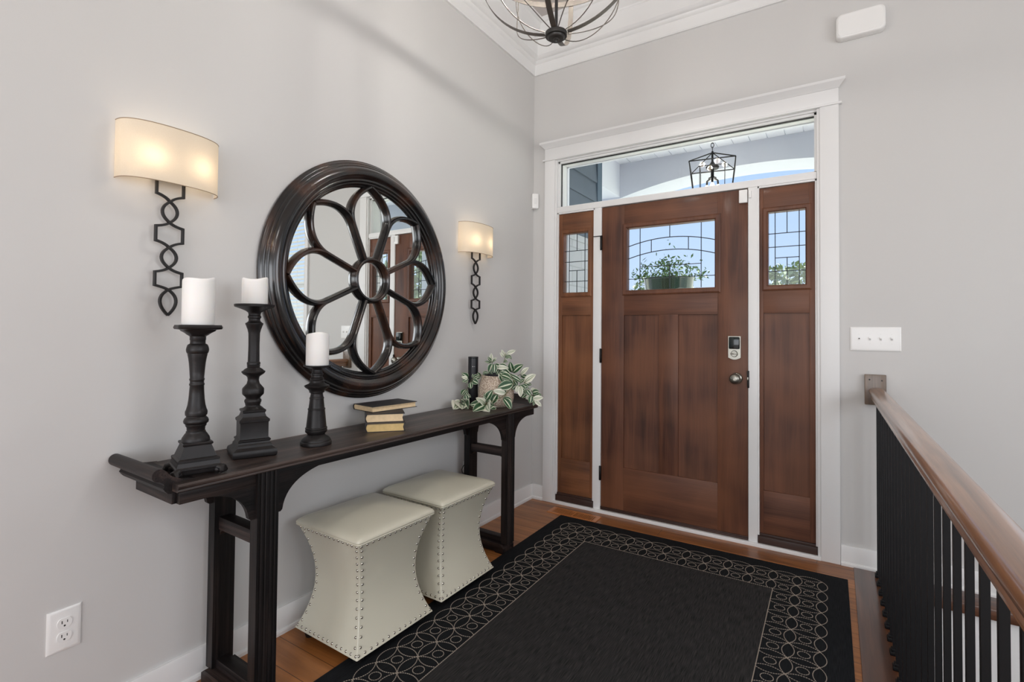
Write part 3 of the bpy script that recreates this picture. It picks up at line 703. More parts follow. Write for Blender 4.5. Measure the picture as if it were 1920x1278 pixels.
# ---- rug
T = thing('area_rug', 'black flatwoven rug with a border of stitched tan interlocking rings', 'rug', (1.152, -1.38, 0.0), radians(0.4))
HX, HY = 0.790, 1.17
mesh('rug_border', G().rbox(-HX, HX, -HY, HY, 0.0005, 0.0075, 0.002), 'rug_border', T)
ix0, ix1 = -HX+0.305, HX-0.305
iy1 = HY-0.305
mesh('rug_field', G().box(ix0, ix1, -iy1, iy1, 0.007, 0.0082), 'rug_field', T, smooth=0)
g = G()
sp = 0.1043; Rr = sp*0.7071; x_first = -HX+0.158; y_first = HY-0.158
nx = 12; sp_x = (2*(-x_first))/nx; ny = int(round(2*y_first/sp)); sp_y = 2*y_first/ny
def dashes(cx, cy, r, n, keep=None):
    for k in range(n):
        a0 = 2*pi*k/n; a1 = a0+2*pi/n*0.66
        am = (a0+a1)/2; mx_, my_ = cx+r*cos(am), cy+r*sin(am)
        if ix0+0.001 < mx_ < ix1-0.001 and -iy1+0.001 < my_ < iy1-0.001: continue
        if keep and math.hypot(mx_-keep[0], my_-keep[1]) > Rr: continue
        w = 0.0014
        q = [(cx+(r+s*w)*cos(a), cy+(r+s*w)*sin(a), 0.0080) for a, s in ((a0, -1), (a1, -1), (a1, 1), (a0, 1))]
        q2 = [(a, b, 0.0088) for a, b, _ in q]
        g.add(q+q2, [(4, 5, 6, 7), (0, 1, 5, 4), (1, 2, 6, 5), (2, 3, 7, 6), (3, 0, 4, 7)])
for i in range(nx+1):
    for j in range(ny+1):
        if 2 <= i <= nx-2 and 2 <= j <= ny-2: continue
        cx, cy = x_first+i*sp_x, -y_first+j*sp_y
        dashes(cx, cy, Rr, 56); dashes(cx, cy, 0.021, 18)
for j in range(ny+1):        # closing arcs of the outermost petals
    cy = -y_first+j*sp_y
    dashes(x_first-sp_x, cy, Rr, 56, (x_first, cy)); dashes(-x_first+sp_x, cy, Rr, 56, (-x_first, cy))
for i in range(nx+1):
    cx = x_first+i*sp_x
    dashes(cx, -y_first-sp_y, Rr, 56, (cx, -y_first)); dashes(cx, y_first+sp_y, Rr, 56, (cx, y_first))
def line(x0, y0, x1, y1):
    L_ = math.hypot(x1-x0, y1-y0); n = int(L_/0.0085); ux, uy = (x1-x0)/L_, (y1-y0)/L_
    for k in range(n):
        a = k*L_/n; b = a+L_/n*0.7
        q = []
        for z in (0.0080, 0.0090):
            for t, s in ((a, -1), (b, -1), (b, 1), (a, 1)): q.append((x0+ux*t-uy*s*0.0017, y0+uy*t+ux*s*0.0017, z))
        g.add(q, [(4, 5, 6, 7), (0, 1, 5, 4), (1, 2, 6, 5), (2, 3, 7, 6), (3, 0, 4, 7)])
line(ix0, -iy1, ix0, iy1); line(ix0, iy1, ix1, iy1); line(ix1, iy1, ix1, -iy1); line(ix1, -iy1, ix0, -iy1)
mesh('border_stitching', g, 'stitch_thread', T, smooth=0)

# ---- console table
T = thing('console_table', 'long dark distressed wood altar table with scrolled ends against the wall', 'table', (0.205, -1.56, 0.0), radians(-1.03))
HL, HD = 0.975, 0.165
pr = [(-HD, 0.762), (HD-0.006, 0.762), (HD-0.002, 0.765), (HD-0.004, 0.770), (HD, 0.774), (HD+0.001, 0.779), (HD-0.003, 0.785), (-HD, 0.785)]
mesh('table_top', G().rings([[(x, y, z) for x, z in pr] for y in (-HL, HL)]), 'console_top_wood', T, smooth=30)
def ear(s):
    P = [(-0.895, 0.7835), (-0.925, 0.786), (-0.950, 0.791), (-0.972, 0.800), (-0.984, 0.811), (-0.990, 0.820)]
    P += [(-1.008+0.018*cos(radians(a)), 0.812+0.018*sin(radians(a))) for a in range(35, 250, 20)]
    P += [(-1.006, 0.793), (-0.997, 0.787), (-0.994, 0.779), (-0.998, 0.773), (-0.993, 0.765), (-0.986, 0.757), (-0.978, 0.755), (-0.974, 0.757), (-0.974, 0.770), (-0.895, 0.7715)]
    P = [(y*(-s) if s > 0 else y, z) for y, z in P]
    g = G().prism(P, -0.178, 0.128, 'x')
    # carved ridge along the scroll
    return g
mesh('scroll_end', ear(-1), 'console_wood_x', T, smooth=30); mesh('scroll_end', ear(1), 'console_wood_x', T, smooth=30)
LY, LW = 0.705, 0.036
def apron(xf, xb):
    g = G()
    g.rbox(xb, xf, -0.962, -LY-LW, 0.722, 0.764, 0.002).rbox(xb, xf, LY+LW, 0.962, 0.722, 0.764, 0.002)
    g.rbox(xb, xf, -LY+LW, LY-LW, 0.736, 0.764, 0.002).box(xb, xf, -LY-LW, -LY+LW, 0.73, 0.764).box(xb, xf, LY-LW, LY+LW, 0.73, 0.764)
    return g
def bracket(y0, d, ln, zt):
    """spandrel from the leg edge y0 outward in direction d"""
    c = bez((y0+d*0.020, 0.622), (y0+d*0.030, 0.690), (y0+d*0.085, 0.722), (y0+d*ln, zt), 12)
    P = [(y0, 0.616), (y0+d*0.014, 0.616)]+c+[(y0+d*ln, zt+0.012), (y0, zt+0.012)]
    return P
for xf, xb in ((0.142, 0.122), (-0.122, -0.142)):
    mesh('apron', apron(xf, xb), 'console_wood_y', T)
    for sl in (-1, 1):
        for d in (-1, 1):
            out = (d == sl)
            mesh('bracket', G().prism(bracket(sl*LY+d*LW, d, 0.165, 0.724 if out else 0.738), xb+0.001, xf-0.001, 'x'), 'console_wood_y', T, smooth=30)
for sl in (-1, 1):
    mesh('end_apron', G().rbox(-0.121, 0.121, sl*0.961-0.012, sl*0.961+0.006, 0.722, 0.763, 0.002), 'console_wood_x', T)
    for xc in (-1, 1):
        # reeded leg
        xo = xc*0.152; xi = xc*0.112
        n = 28; P = []
        for i in range(n+1):
            t = i/n; y = sl*LY-LW+2*LW*t
            d = 0.0
            for c in (0.18, 0.38, 0.62, 0.82):
                d = max(d, 0.0035*max(0, 1-abs(t-c)/0.05))
            P.append((xo-xc*d, y))
        P += [(xi, sl*LY+LW), (xi, sl*LY-LW)]
        mesh('leg', G().prism(P, 0.048, 0.764, 'z'), 'console_wood_z', T, smooth=25)
    mesh('upper_rail', G().rbox(-0.113, 0.113, sl*LY-0.022, sl*LY+0.022, 0.522, 0.566, 0.003), 'console_wood_x', T)
    for e in (-1, 1):
        c = [(e*(0.113-0.028*(1-cos(radians(a)))) , 0.522-0.028*(1-sin(radians(a)))) for a in range(0, 91, 15)]
        mesh('corner_block', G().prism([(e*0.113, 0.522), (e*0.113, 0.494)]+c[1:], sl*LY-0.018, sl*LY+0.018, 'y'), 'console_wood_x', T)
    mesh('lower_rail', G().rbox(-0.113, 0.113, sl*LY-0.022, sl*LY+0.022, 0.048, 0.078, 0.003), 'console_wood_x', T)
    mesh('foot', G().prism([(-0.150, 0.0), (-0.100, 0.0), (-0.085, 0.008), (0.075, 0.008), (0.090, 0.0), (0.138, 0.0), (0.139, 0.028), (0.130, 0.040), (0.112, 0.050), (-0.130, 0.050), (-0.150, 0.036)], sl*LY-0.052, sl*LY+0.052, 'y'), 'console_wood_x', T, smooth=25)

# ---- candlesticks
NS = 40
def ring(shape, r, z, rot=0.0):
    out = []
    for i in range(NS):
        a = 2*pi*i/NS
        if shape == 's': k = 1/max(abs(cos(a)), abs(sin(a)))
        elif shape == 'o':
            b = (a+pi/8) % (pi/4)-pi/8; k = cos(pi/8)/cos(b)*1.04
        elif shape == 'q': k = min(1/max(abs(cos(a)), abs(sin(a))), 1.30)
        else: k = 1
        out.append((r*k*cos(a+rot), r*k*sin(a+rot), z))
    return out
def stack(seq): return G().rings([ring(*q) for q in seq])
def candle(r, z0, z1, seed):
    rnd = random.Random(seed); ph = [rnd.uniform(0, 6.28) for _ in range(3)]
    n = 40; R = []
    def w(a): return 0.0035*sin(a+ph[0])+0.0025*sin(2*a+ph[1])+0.0012*sin(3*a+ph[2])
    for rr, z, k in ((r*0.96, z0, 0), (r, z0+0.003, 0), (r, z0+(z1-z0)*0.5, 0), (r, z1-0.009, 1), (r*0.99, z1-0.003, 1), (r*0.93, z1, 1), (r*0.86, z1-0.004, 1), (r*0.8, z1-0.016, 0), (r*0.2, z1-0.019, 0), (0.0001, z1-0.019, 0)):
        R.append([(rr*cos(2*pi*i/n), rr*sin(2*pi*i/n), z+(w(2*pi*i/n) if k else 0)) for i in range(n)])
    return G().rings(R)
H1 = (0.2545, -2.449)
T = thing('candlestick', 'thick turned black candlestick on a clawfoot pyramid base beside the scrolled table end', 'candlestick', (*H1, ZT), radians(-15), 'black candlesticks on the console table')
mesh('drip_plate', stack([('c', 0.0215, 0.4100), ('c', 0.030, 0.416), ('q', 0.041, 0.4265), ('q', 0.043, 0.430), ('q', 0.056, 0.432), ('q', 0.058, 0.437), ('q', 0.055, 0.4445), ('q', 0.050, 0.4445), ('q', 0.048, 0.4425), ('c', 0.02, 0.4425)]), 'candlestick_resin', T)
mesh('shaft', stack([('c', 0.018, 0.085), ('c', 0.037, 0.094), ('c', 0.0375, 0.099), ('c', 0.036, 0.106), ('c', 0.030, 0.116), ('c', 0.026, 0.121), ('c', 0.026, 0.1245), ('c', 0.0238, 0.126), ('c', 0.0245, 0.137), ('c', 0.0275, 0.141), ('c', 0.028, 0.146), ('c', 0.0325, 0.150), ('c', 0.0335, 0.156), ('c', 0.031, 0.163), ('c', 0.0262, 0.168), ('c', 0.0265, 0.171), ('c', 0.0288, 0.173), ('c', 0.0295, 0.178), ('c', 0.0295, 0.184), ('c', 0.0270, 0.190), ('c', 0.0236, 0.203), ('c', 0.0213, 0.220), ('c', 0.0201, 0.236), ('c', 0.0187, 0.261), ('c', 0.0202, 0.263), ('c', 0.0202, 0.267), ('c', 0.0186, 0.269), ('c', 0.0186, 0.276), ('c', 0.0200, 0.278), ('c', 0.0200, 0.282), ('c', 0.0187, 0.284), ('c', 0.0200, 0.305), ('c', 0.0217, 0.327), ('c', 0.0240, 0.344), ('c', 0.0262, 0.355), ('c', 0.0262, 0.358), ('c', 0.0280, 0.3595), ('c', 0.0300, 0.366), ('c', 0.0302, 0.371), ('c', 0.0285, 0.379), ('c', 0.0262, 0.385), ('c', 0.0205, 0.3885), ('c', 0.0203, 0.398), ('c', 0.0215, 0.400), ('c', 0.0215, 0.411)]), 'candlestick_resin', T)
mesh('pyramid_base', stack([('s', 0.054, 0.012), ('s', 0.056, 0.020), ('s', 0.0595, 0.022), ('s', 0.0595, 0.027), ('s', 0.0560, 0.030), ('s', 0.0525, 0.042), ('s', 0.0540, 0.043), ('s', 0.0540, 0.0485), ('s', 0.0510, 0.051), ('s', 0.0470, 0.0525), ('s', 0.0355, 0.086), ('s', 0.0385, 0.088), ('s', 0.0395, 0.092), ('s', 0.0375, 0.0955)]), 'candlestick_resin', T, smooth=25)
for sx in (-1, 1):
    for sy in (-1, 1):
        g = G(); a = atan2(sy, sx); k = 0.060*1.414
        for i in range(3):
            b = a+(i-1)*0.25
            g.tube([(k*0.78*cos(a)+0.006*cos(b), k*0.78*sin(a)+0.006*sin(b), 0.020), (k*0.92*cos(a)+0.010*cos(b), k*0.92*sin(a)+0.010*sin(b), 0.016), (k*cos(b*0.4+a*0.6)+0.004*cos(b), k*sin(b*0.4+a*0.6)+0.004*sin(b), 0.0085), (k*1.04*cos(b*0.4+a*0.6), k*1.04*sin(b*0.4+a*0.6), 0.003)], [0.010, 0.010, 0.0075, 0.003], 10)
        g.sphere((k*0.84*cos(a), k*0.84*sin(a), 0.012), 0.0125, 10, 8, 0.9)
        mesh('claw_foot', g, 'candlestick_resin', T)
mesh('base_skirt', stack([('s', 0.048, 0.006), ('s', 0.050, 0.010), ('s', 0.050, 0.013)]), 'candlestick_resin', T, smooth=25)
tag(mesh('pillar_candle', candle(0.0435, 0.0, 0.140, 1), 'candle_wax'), 'widest white pillar candle, on the thick clawfoot candlestick', 'candle', 'white candles on candlesticks').location = (*H1, ZT+0.4446)

H2 = (0.176, -2.227)
T = thing('candlestick', 'tallest black candlestick, slender shaft with faceted knob on a square plinth', 'candlestick', (*H2, ZT), radians(-21), 'black candlesticks on the console table')
mesh('drip_plate', stack([('c', 0.0195, 0.487), ('c', 0.021, 0.4915), ('c', 0.0285, 0.497), ('c', 0.042, 0.503), ('c', 0.060, 0.5095), ('c', 0.0635, 0.511), ('c', 0.0645, 0.5185), ('c', 0.061, 0.520), ('c', 0.058, 0.5185), ('c', 0.02, 0.5185)]), 'candlestick_resin', T)
mesh('shaft', stack([('c', 0.019, 0.168), ('c', 0.0235, 0.170), ('c', 0.0245, 0.176), ('c', 0.0270, 0.182), ('c', 0.0265, 0.188), ('c', 0.0225, 0.193), ('o', 0.0250, 0.1985), ('o', 0.0335, 0.207), ('o', 0.0345, 0.212), ('o', 0.0345, 0.226), ('o', 0.0325, 0.230), ('c', 0.0250, 0.239), ('c', 0.0205, 0.2445), ('c', 0.0178, 0.256), ('c', 0.0192, 0.267), ('c', 0.0240, 0.272), ('c', 0.0330, 0.2775), ('c', 0.0375, 0.284), ('c', 0.0375, 0.287), ('c', 0.0320, 0.290), ('c', 0.0290, 0.294), ('c', 0.0215, 0.2985), ('c', 0.0195, 0.3005), ('c', 0.0200, 0.303), ('c', 0.0215, 0.305), ('c', 0.0195, 0.308), ('c', 0.0212, 0.310), ('c', 0.0212, 0.3175), ('c', 0.0186, 0.320), ('c', 0.0182, 0.340), ('c', 0.0176, 0.376), ('c', 0.0184, 0.419), ('c', 0.0215, 0.433), ('c', 0.0246, 0.441), ('c', 0.0255, 0.4445), ('c', 0.0283, 0.4505), ('c', 0.0283, 0.454), ('c', 0.0235, 0.457), ('c', 0.0188, 0.4615), ('c', 0.0182, 0.466), ('c', 0.0185, 0.470), ('c', 0.0210, 0.4725), ('c', 0.0212, 0.4785), ('c', 0.0190, 0.481), ('c', 0.0195, 0.488)]), 'candlestick_resin', T)
mesh('plinth', stack([('s', 0.063, 0.0), ('s', 0.067, 0.003), ('s', 0.0685, 0.010), ('s', 0.0685, 0.018), ('s', 0.066, 0.0245), ('s', 0.0600, 0.0285), ('s', 0.0565, 0.031), ('s', 0.0540, 0.033), ('s', 0.0530, 0.040), ('s', 0.0490, 0.0445), ('s', 0.0475, 0.050), ('s', 0.0500, 0.053), ('s', 0.0500, 0.057), ('s', 0.0445, 0.060), ('s', 0.0435, 0.064), ('s', 0.0435, 0.112), ('s', 0.0440, 0.115), ('s', 0.0465, 0.1165), ('s', 0.0470, 0.124), ('s', 0.0440, 0.1265), ('s', 0.0370, 0.133), ('s', 0.0340, 0.142), ('s', 0.0335, 0.1465), ('s', 0.0360, 0.149), ('s', 0.0365, 0.155), ('s', 0.0330, 0.157), ('c', 0.0320, 0.160), ('c', 0.0235, 0.1665), ('c', 0.0225, 0.170)]), 'candlestick_resin', T, smooth=25)
tag(mesh('pillar_candle', candle(0.0413, 0.0, 0.0925, 2), 'candle_wax'), 'short white candle on the tallest candlestick, in front of the mirror rim', 'candle', 'white candles on candlesticks').location = (*H2, ZT+0.5187)

H3 = (0.231, -2.010)
T = thing('candlestick', 'shortest black candlestick with a round foot and ringed tapering shaft', 'candlestick', (*H3, ZT), 0, 'black candlesticks on the console table')
mesh('drip_plate', stack([('c', 0.0178, 0.2815), ('c', 0.0190, 0.2835), ('c', 0.0255, 0.287), ('c', 0.0370, 0.291), ('c', 0.0485, 0.2945), ('c', 0.0500, 0.2965), ('c', 0.0495, 0.2995), ('c', 0.0465, 0.2995), ('c', 0.044, 0.2975), ('c', 0.02, 0.2975)]), 'candlestick_resin', T)
mesh('shaft', stack([('c', 0.0300, 0.036), ('c', 0.0322, 0.043), ('c', 0.0375, 0.047), ('c', 0.0392, 0.050), ('c', 0.0392, 0.056), ('c', 0.0375, 0.058), ('c', 0.0392, 0.060), ('c', 0.0392, 0.064), ('c', 0.0365, 0.066), ('c', 0.0340, 0.090), ('c', 0.0302, 0.128), ('c', 0.0302, 0.131), ('c', 0.0312, 0.132), ('c', 0.0312, 0.136), ('c', 0.0285, 0.138), ('c', 0.0252, 0.168), ('c', 0.0252, 0.172), ('c', 0.0262, 0.173), ('c', 0.0262, 0.176), ('c', 0.0240, 0.179), ('c', 0.0218, 0.190), ('c', 0.0225, 0.194), ('c', 0.0272, 0.197), ('c', 0.0275, 0.203), ('c', 0.0320, 0.209), ('c', 0.0410, 0.2145), ('c', 0.0445, 0.219), ('c', 0.0450, 0.2225), ('c', 0.0395, 0.225), ('c', 0.0305, 0.229), ('c', 0.0265, 0.233), ('c', 0.0268, 0.241), ('c', 0.0240, 0.244), ('c', 0.0250, 0.247), ('c', 0.0250, 0.250), ('c', 0.0205, 0.254), ('c', 0.0200, 0.260), ('c', 0.0225, 0.262), ('c', 0.0225, 0.267), ('c', 0.0190, 0.271), ('c', 0.0178, 0.2825)]), 'candlestick_resin', T)
mesh('round_foot', stack([('c', 0.052, 0.0), ('c', 0.0555, 0.002), ('c', 0.0560, 0.010), ('c', 0.0545, 0.014), ('c', 0.0525, 0.0155), ('c', 0.0525, 0.018), ('c', 0.0500, 0.0235), ('c', 0.0430, 0.030), ('c', 0.0350, 0.0335), ('c', 0.0320, 0.038)]), 'candlestick_resin', T)
tag(mesh('pillar_candle', candle(0.0412, 0.0, 0.121, 3), 'candle_wax'), 'white candle on the shortest candlestick, overlapping the mirror', 'candle', 'white candles on candlesticks').location = (*H3, ZT+0.2977)

# ---- books
def book(label, loc, rz, w, l, t, pages, cover='book_cover'):
    T = thing('book', label, 'book', loc, rz, 'books stacked on the console table')
    c = 0.0022
    g = G()
    R = []
    prof = [(w/2, 0), (-w/2+0.004, 0)]+[(-w/2+0.004-0.007*sin(pi*i/8), t*i/8) for i in range(1, 8)]+[(-w/2+0.004, t), (w/2, t), (w/2, t-c), (-w/2+0.006, t-c)]+[(-w/2+0.006-0.007*sin(pi*i/8), c+(t-2*c)*i/8) for i in range(7, 0, -1)]+[(-w/2+0.006, c), (w/2, c)]
    n = len(prof)
    # cover cross-section (open C) extruded along the length
    g.prism(prof, -l/2, l/2, 'y')
    mesh('cover', g, cover, T, smooth=30)
    e = 0.004
    P = [(w/2-e-0.002, c*1.02), (-w/2+0.007, c*1.02)]+[(-w/2+0.007-0.006*sin(pi*i/8), c+(t-2*c)*i/8) for i in range(1, 8)]+[(-w/2+0.007, t-c*1.02), (w/2-e-0.002, t-c*1.02), (w/2-e-0.006, t/2)]
    mesh('pages', G().prism(P, -l/2+e, l/2-e, 'y'), pages, T, smooth=30)
    return T
book('yellowed thick book with dark covers at the bottom of the stack', (0.194, -1.629, ZT), radians(49.2), 0.164, 0.200, 0.036, 'book_pages_yellow')
book('cream paged thick book in the middle of the stack', (0.172, -1.612, ZT+0.036), radians(49.5), 0.164, 0.200, 0.036, 'book_pages')
book('thin wide black covered book lying askew on top of the stack', (0.126, -1.5605, ZT+0.072), radians(-7), 0.150, 0.247, 0.026, 'book_pages')

# ---- smart speaker
T = thing('smart_speaker', 'tall black cylinder speaker standing behind the trailing plant', 'speaker', (0.098, -0.854, ZT), 0)
mesh('speaker_body', G().lathe([(0.0275, 0), (0.0290, 0.003), (0.0295, 0.268), (0.029, 0.2725)], n=40), 'black_plastic', T)
mesh('speaker_cap', G().lathe([(0.0292, 0.2725), (0.0300, 0.2735), (0.0300, 0.2800), (0.029, 0.2820), (0.022, 0.2820), (0.021, 0.2810)], n=40), 'black_plastic', T)
g = G()
for a, w, h in ((-58, 0.0016, 0.0016), (-45, 0.0012, 0.0006), (-40, 0.0012, 0.0006), (-35, 0.0010, 0.0006)):
    a = radians(a); c = Vector((0.0302*cos(a), 0.0302*sin(a), 0.226)); t_ = Vector((-sin(a), cos(a), 0)); n_ = Vector((cos(a), sin(a), 0))
    P = [c+t_*w*x_+Vector((0, 0, h*z_))-n_*0.0003 for x_, z_ in ((-1, -1), (1, -1), (1, 1), (-1, 1))]
    g.add(P+[q+n_*0.0004 for q in P], [(4, 5, 6, 7), (0, 1, 5, 4), (1, 2, 6, 5), (2, 3, 7, 6), (3, 0, 4, 7)])
mesh('front_mark', g, 'logo_white', T, smooth=0)

# ---- plant
PC = (0.223, -0.797)
T = thing('potted_plant', 'trailing green and cream variegated plant in a woven beige pot', 'plant', (*PC, ZT), 0)
mesh('woven_pot', G().lathe([(0.078, 0.0), (0.086, 0.003), (0.098, 0.022), (0.1045, 0.050), (0.104, 0.084), (0.099, 0.114), (0.091, 0.145), (0.085, 0.168), (0.085, 0.174), (0.082, 0.176), (0.079, 0.174), (0.079, 0.165)], n=48, cap=False).lathe([(0.001, 0.001), (0.079, 0.001)], n=48), 'woven_pot', T)
mesh('macrame_cord', G().tube([(0.086*cos(radians(a)), 0.086*sin(radians(a)), 0.1745+0.0015*sin(a)) for a in range(0, 360, 12)], 0.0035, 8, True)
     .tube([(0.104*cos(radians(-110+50*t)), 0.104*sin(radians(-110+50*t)), 0.125-0.085*t) for t in [i/10 for i in range(11)]], 0.0022, 6)
     .tube([(0.1065*cos(radians(-60+50*t)), 0.1065*sin(radians(-60+50*t)), 0.04+0.05*t) for t in [i/10 for i in range(11)]], 0.0022, 6), 'woven_pot', T)
mesh('nursery_pot', G().lathe([(0.05, 0.12), (0.074, 0.165), (0.077, 0.186), (0.074, 0.187), (0.070, 0.170)], n=36, cap=False), 'black_plastic', T)
mesh('soil', G().lathe([(0.001, 0.168), (0.071, 0.168), (0.072, 0.160)], n=30), 'soil', T)
LEAVES= [(0.3002, -0.7442, 0.9777, 0.3572, -0.7173, 1.0264, 0.5, 0), (0.3397, -0.7171, 0.9644, 0.384, -0.699, 1.0096, 0.4, 2), (0.3673, -0.7225, 0.9223, 0.4279, -0.6931, 0.9709, 0.45, 2), (0.3188, -0.8041, 0.9725, 0.3878, -0.7691, 0.9274, 0.25, 1), (0.368, -0.8432, 0.9257, 0.3037, -0.8993, 0.9035, 0.5, 0), (0.3415, -0.8734, 0.8746, 0.2881, -0.9221, 0.8884, 0.4, 2), (0.2449, -0.9274, 0.8338, 0.2797, -0.9157, 0.8904, 0.5, 1), (0.2901, -0.8844, 0.8653, 0.2693, -0.9108, 0.8112, 0.6, 0), (0.3255, -0.8723, 0.8473, 0.3691, -0.8546, 0.7807, 0.45, 1), (0.2428, -0.941, 0.8157, 0.2111, -0.9748, 0.8492, 0.45, 2), (0.2455, -0.9391, 0.8125, 0.1821, -0.9946, 0.8103, 0.45, 0), (0.2541, -0.9454, 0.8107, 0.2586, -1.0635, 0.7909, 0.4, 0), (0.2567, -0.9436, 0.814, 0.3279, -1.016, 0.7912, 0.6, 2), (0.2423, -0.9292, 0.8208, 0.2372, -0.9448, 0.848, 0.4, 2), (0.2855, -0.8997, 0.8015, 0.2871, -0.947, 0.7913, 0.7, 0), (0.0901, -0.8879, 0.9456, 0.064, -0.918, 0.9733, 0.55, 0), (0.0935, -0.8977, 0.9397, 0.069, -0.9266, 0.9539, 0.4, 2), (0.0907, -0.8996, 0.9363, 0.072, -0.9246, 0.9237, 0.5, 1), (0.1306, -0.8966, 0.9485, 0.1668, -0.8839, 0.9664, 0.5, 1), (0.1279, -0.8984, 0.9351, 0.1617, -0.8874, 0.9162, 0.7, 0), (0.1109, -0.8979, 0.9206, 0.1201, -0.9038, 0.8847, 0.6, 1), (0.0767, -0.8971, 0.8777, 0.0623, -0.9191, 0.845, 0.6, 0), (0.0852, -0.8913, 0.8676, 0.0833, -0.9047, 0.8317, 0.5, 0), (0.0893, -0.9127, 0.8532, 0.1069, -0.9128, 0.8042, 0.45, 0), (0.0522, -0.9139, 0.8133, 0.0237, -0.9455, 0.8044, 0.4, 2), (0.062, -0.9314, 0.8026, 0.1232, -1.0592, 0.7905, 0.45, 2), (0.0765, -0.9336, 0.8007, 0.1601, -1.0339, 0.7907, 0.5, 2), (0.0875, -0.9261, 0.8108, 0.1743, -1.0, 0.791, 0.45, 1), (0.0717, -0.9005, 0.8134, 0.0916, -0.8991, 0.8418, 0.5, 0), (0.2101, -0.8301, 1.0393, 0.2154, -0.8385, 1.0904, 0.4, 2), (0.2101, -0.8301, 1.0393, 0.1989, -0.8498, 1.07, 0.4, 1), (0.2042, -0.8098, 1.0381, 0.2293, -0.8048, 1.066, 0.4, 2), (0.2046, -0.8338, 1.0325, 0.1853, -0.8592, 1.043, 0.4, 0), (0.2329, -0.8508, 1.0312, 0.2225, -0.87, 0.9818, 0.6, 0), (0.2496, -0.8515, 1.0319, 0.2529, -0.8613, 0.9795, 0.5, 0), (0.2496, -0.8394, 1.0113, 0.3158, -0.8062, 1.0091, 0.3, 2), (0.2602, -0.7715, 1.0658, 0.2459, -0.7934, 1.0932, 0.4, 2), (0.2602, -0.7716, 1.0726, 0.2542, -0.7878, 1.1103, 0.4, 2), (0.2713, -0.7639, 1.0863, 0.3215, -0.7417, 1.1075, 0.35, 2), (0.2768, -0.7844, 1.0669, 0.3074, -0.7756, 1.071, 0.5, 0), (0.2714, -0.7881, 1.0499, 0.2937, -0.785, 1.0406, 0.5, 1), (0.2549, -0.8116, 1.0234, 0.2994, -0.7932, 1.011, 0.5, 0), (0.2718, -0.8242, 0.9981, 0.3216, -0.8022, 0.9725, 0.5, 0), (0.2888, -0.8611, 0.9846, 0.3434, -0.8358, 0.9563, 0.5, 0), (0.1833, -0.8726, 0.9833, 0.2168, -0.8619, 0.9776, 0.4, 1), (0.3498, -0.7708, 0.9118, 0.3305, -0.7962, 0.8861, 0.6, 0), (0.3606, -0.7755, 0.9096, 0.3552, -0.7914, 0.8708, 0.4, 2), (0.3636, -0.7614, 0.9119, 0.3967, -0.7509, 0.8799, 0.5, 0), (0.3717, -0.768, 0.9063, 0.3773, -0.7762, 0.8444, 0.45, 2), (0.3614, -0.7386, 0.9098, 0.4001, -0.7243, 0.8943, 0.5, 0), (0.3804, -0.7498, 0.8753, 0.3665, -0.7715, 0.8531, 0.5, 1), (0.3891, -0.7318, 0.8842, 0.4166, -0.7251, 0.8488, 0.5, 0), (0.3841, -0.7231, 0.8562, 0.3672, -0.7468, 0.8372, 0.6, 0), (0.4068, -0.6954, 0.8652, 0.4453, -0.6812, 0.8734, 0.7, 0), (0.4143, -0.7146, 0.8509, 0.4114, -0.7287, 0.8053, 0.6, 0), (0.425, -0.7193, 0.8321, 0.4797, -0.694, 0.8404, 0.45, 2), (0.4384, -0.7223, 0.8269, 0.4766, -0.7083, 0.7919, 0.35, 2), (0.4126, -0.6915, 0.8416, 0.4566, -0.6735, 0.8566, 0.5, 0), (0.3775, -0.7397, 0.9445, 0.3635, -0.7614, 0.9186, 0.5, 1), (0.1489, -0.8477, 0.9528, 0.1186, -0.8806, 0.9399, 0.5, 0), (0.3329, -0.7824, 0.9451, 0.3579, -0.7774, 0.9062, 0.5, 0), (0.1993, -0.8375, 0.9953, 0.2219, -0.8341, 0.9693, 0.6, 0), (0.2354, -0.8006, 0.9983, 0.2497, -0.803, 0.9687, 0.6, 0), (0.2999, -0.8656, 0.9757, 0.357, -0.8386, 0.9507, 0.5, 0), (0.3493, -0.8318, 0.8973, 0.3331, -0.855, 0.8983, 0.5, 0)]
STEMS= [[(0.2161, -0.8018, 0.9635), (0.2997, -0.7809, 0.9767), (0.3696, -0.733, 0.9301), (0.4007, -0.7118, 0.8764), (0.4227, -0.7088, 0.8308)], [(0.188, -0.8209, 0.9632), (0.1488, -0.8478, 0.9596), (0.1158, -0.8825, 0.9399), (0.0851, -0.8914, 0.8846), (0.0604, -0.9083, 0.8303), (0.0558, -0.9235, 0.7978)], [(0.3161, -0.806, 0.9725), (0.368, -0.8311, 0.9312), (0.3441, -0.8596, 0.8799), (0.3176, -0.8898, 0.8485), (0.2482, -0.9373, 0.8157)], [(0.2048, -0.8094, 0.9634), (0.213, -0.8159, 1.0049), (0.2115, -0.8291, 1.0427)], [(0.2329, -0.7902, 0.9636), (0.2438, -0.7828, 1.0044), (0.2659, -0.7798, 1.046), (0.2671, -0.7668, 1.0863)], [(0.1471, -0.9701, 0.7914), (0.2116, -0.9745, 0.7912), (0.2482, -0.9373, 0.8125)], [(0.3388, -0.7541, 0.9568), (0.3397, -0.7172, 0.9678)], [(0.344, -0.8596, 0.8832), (0.3281, -0.8705, 0.8505)]]

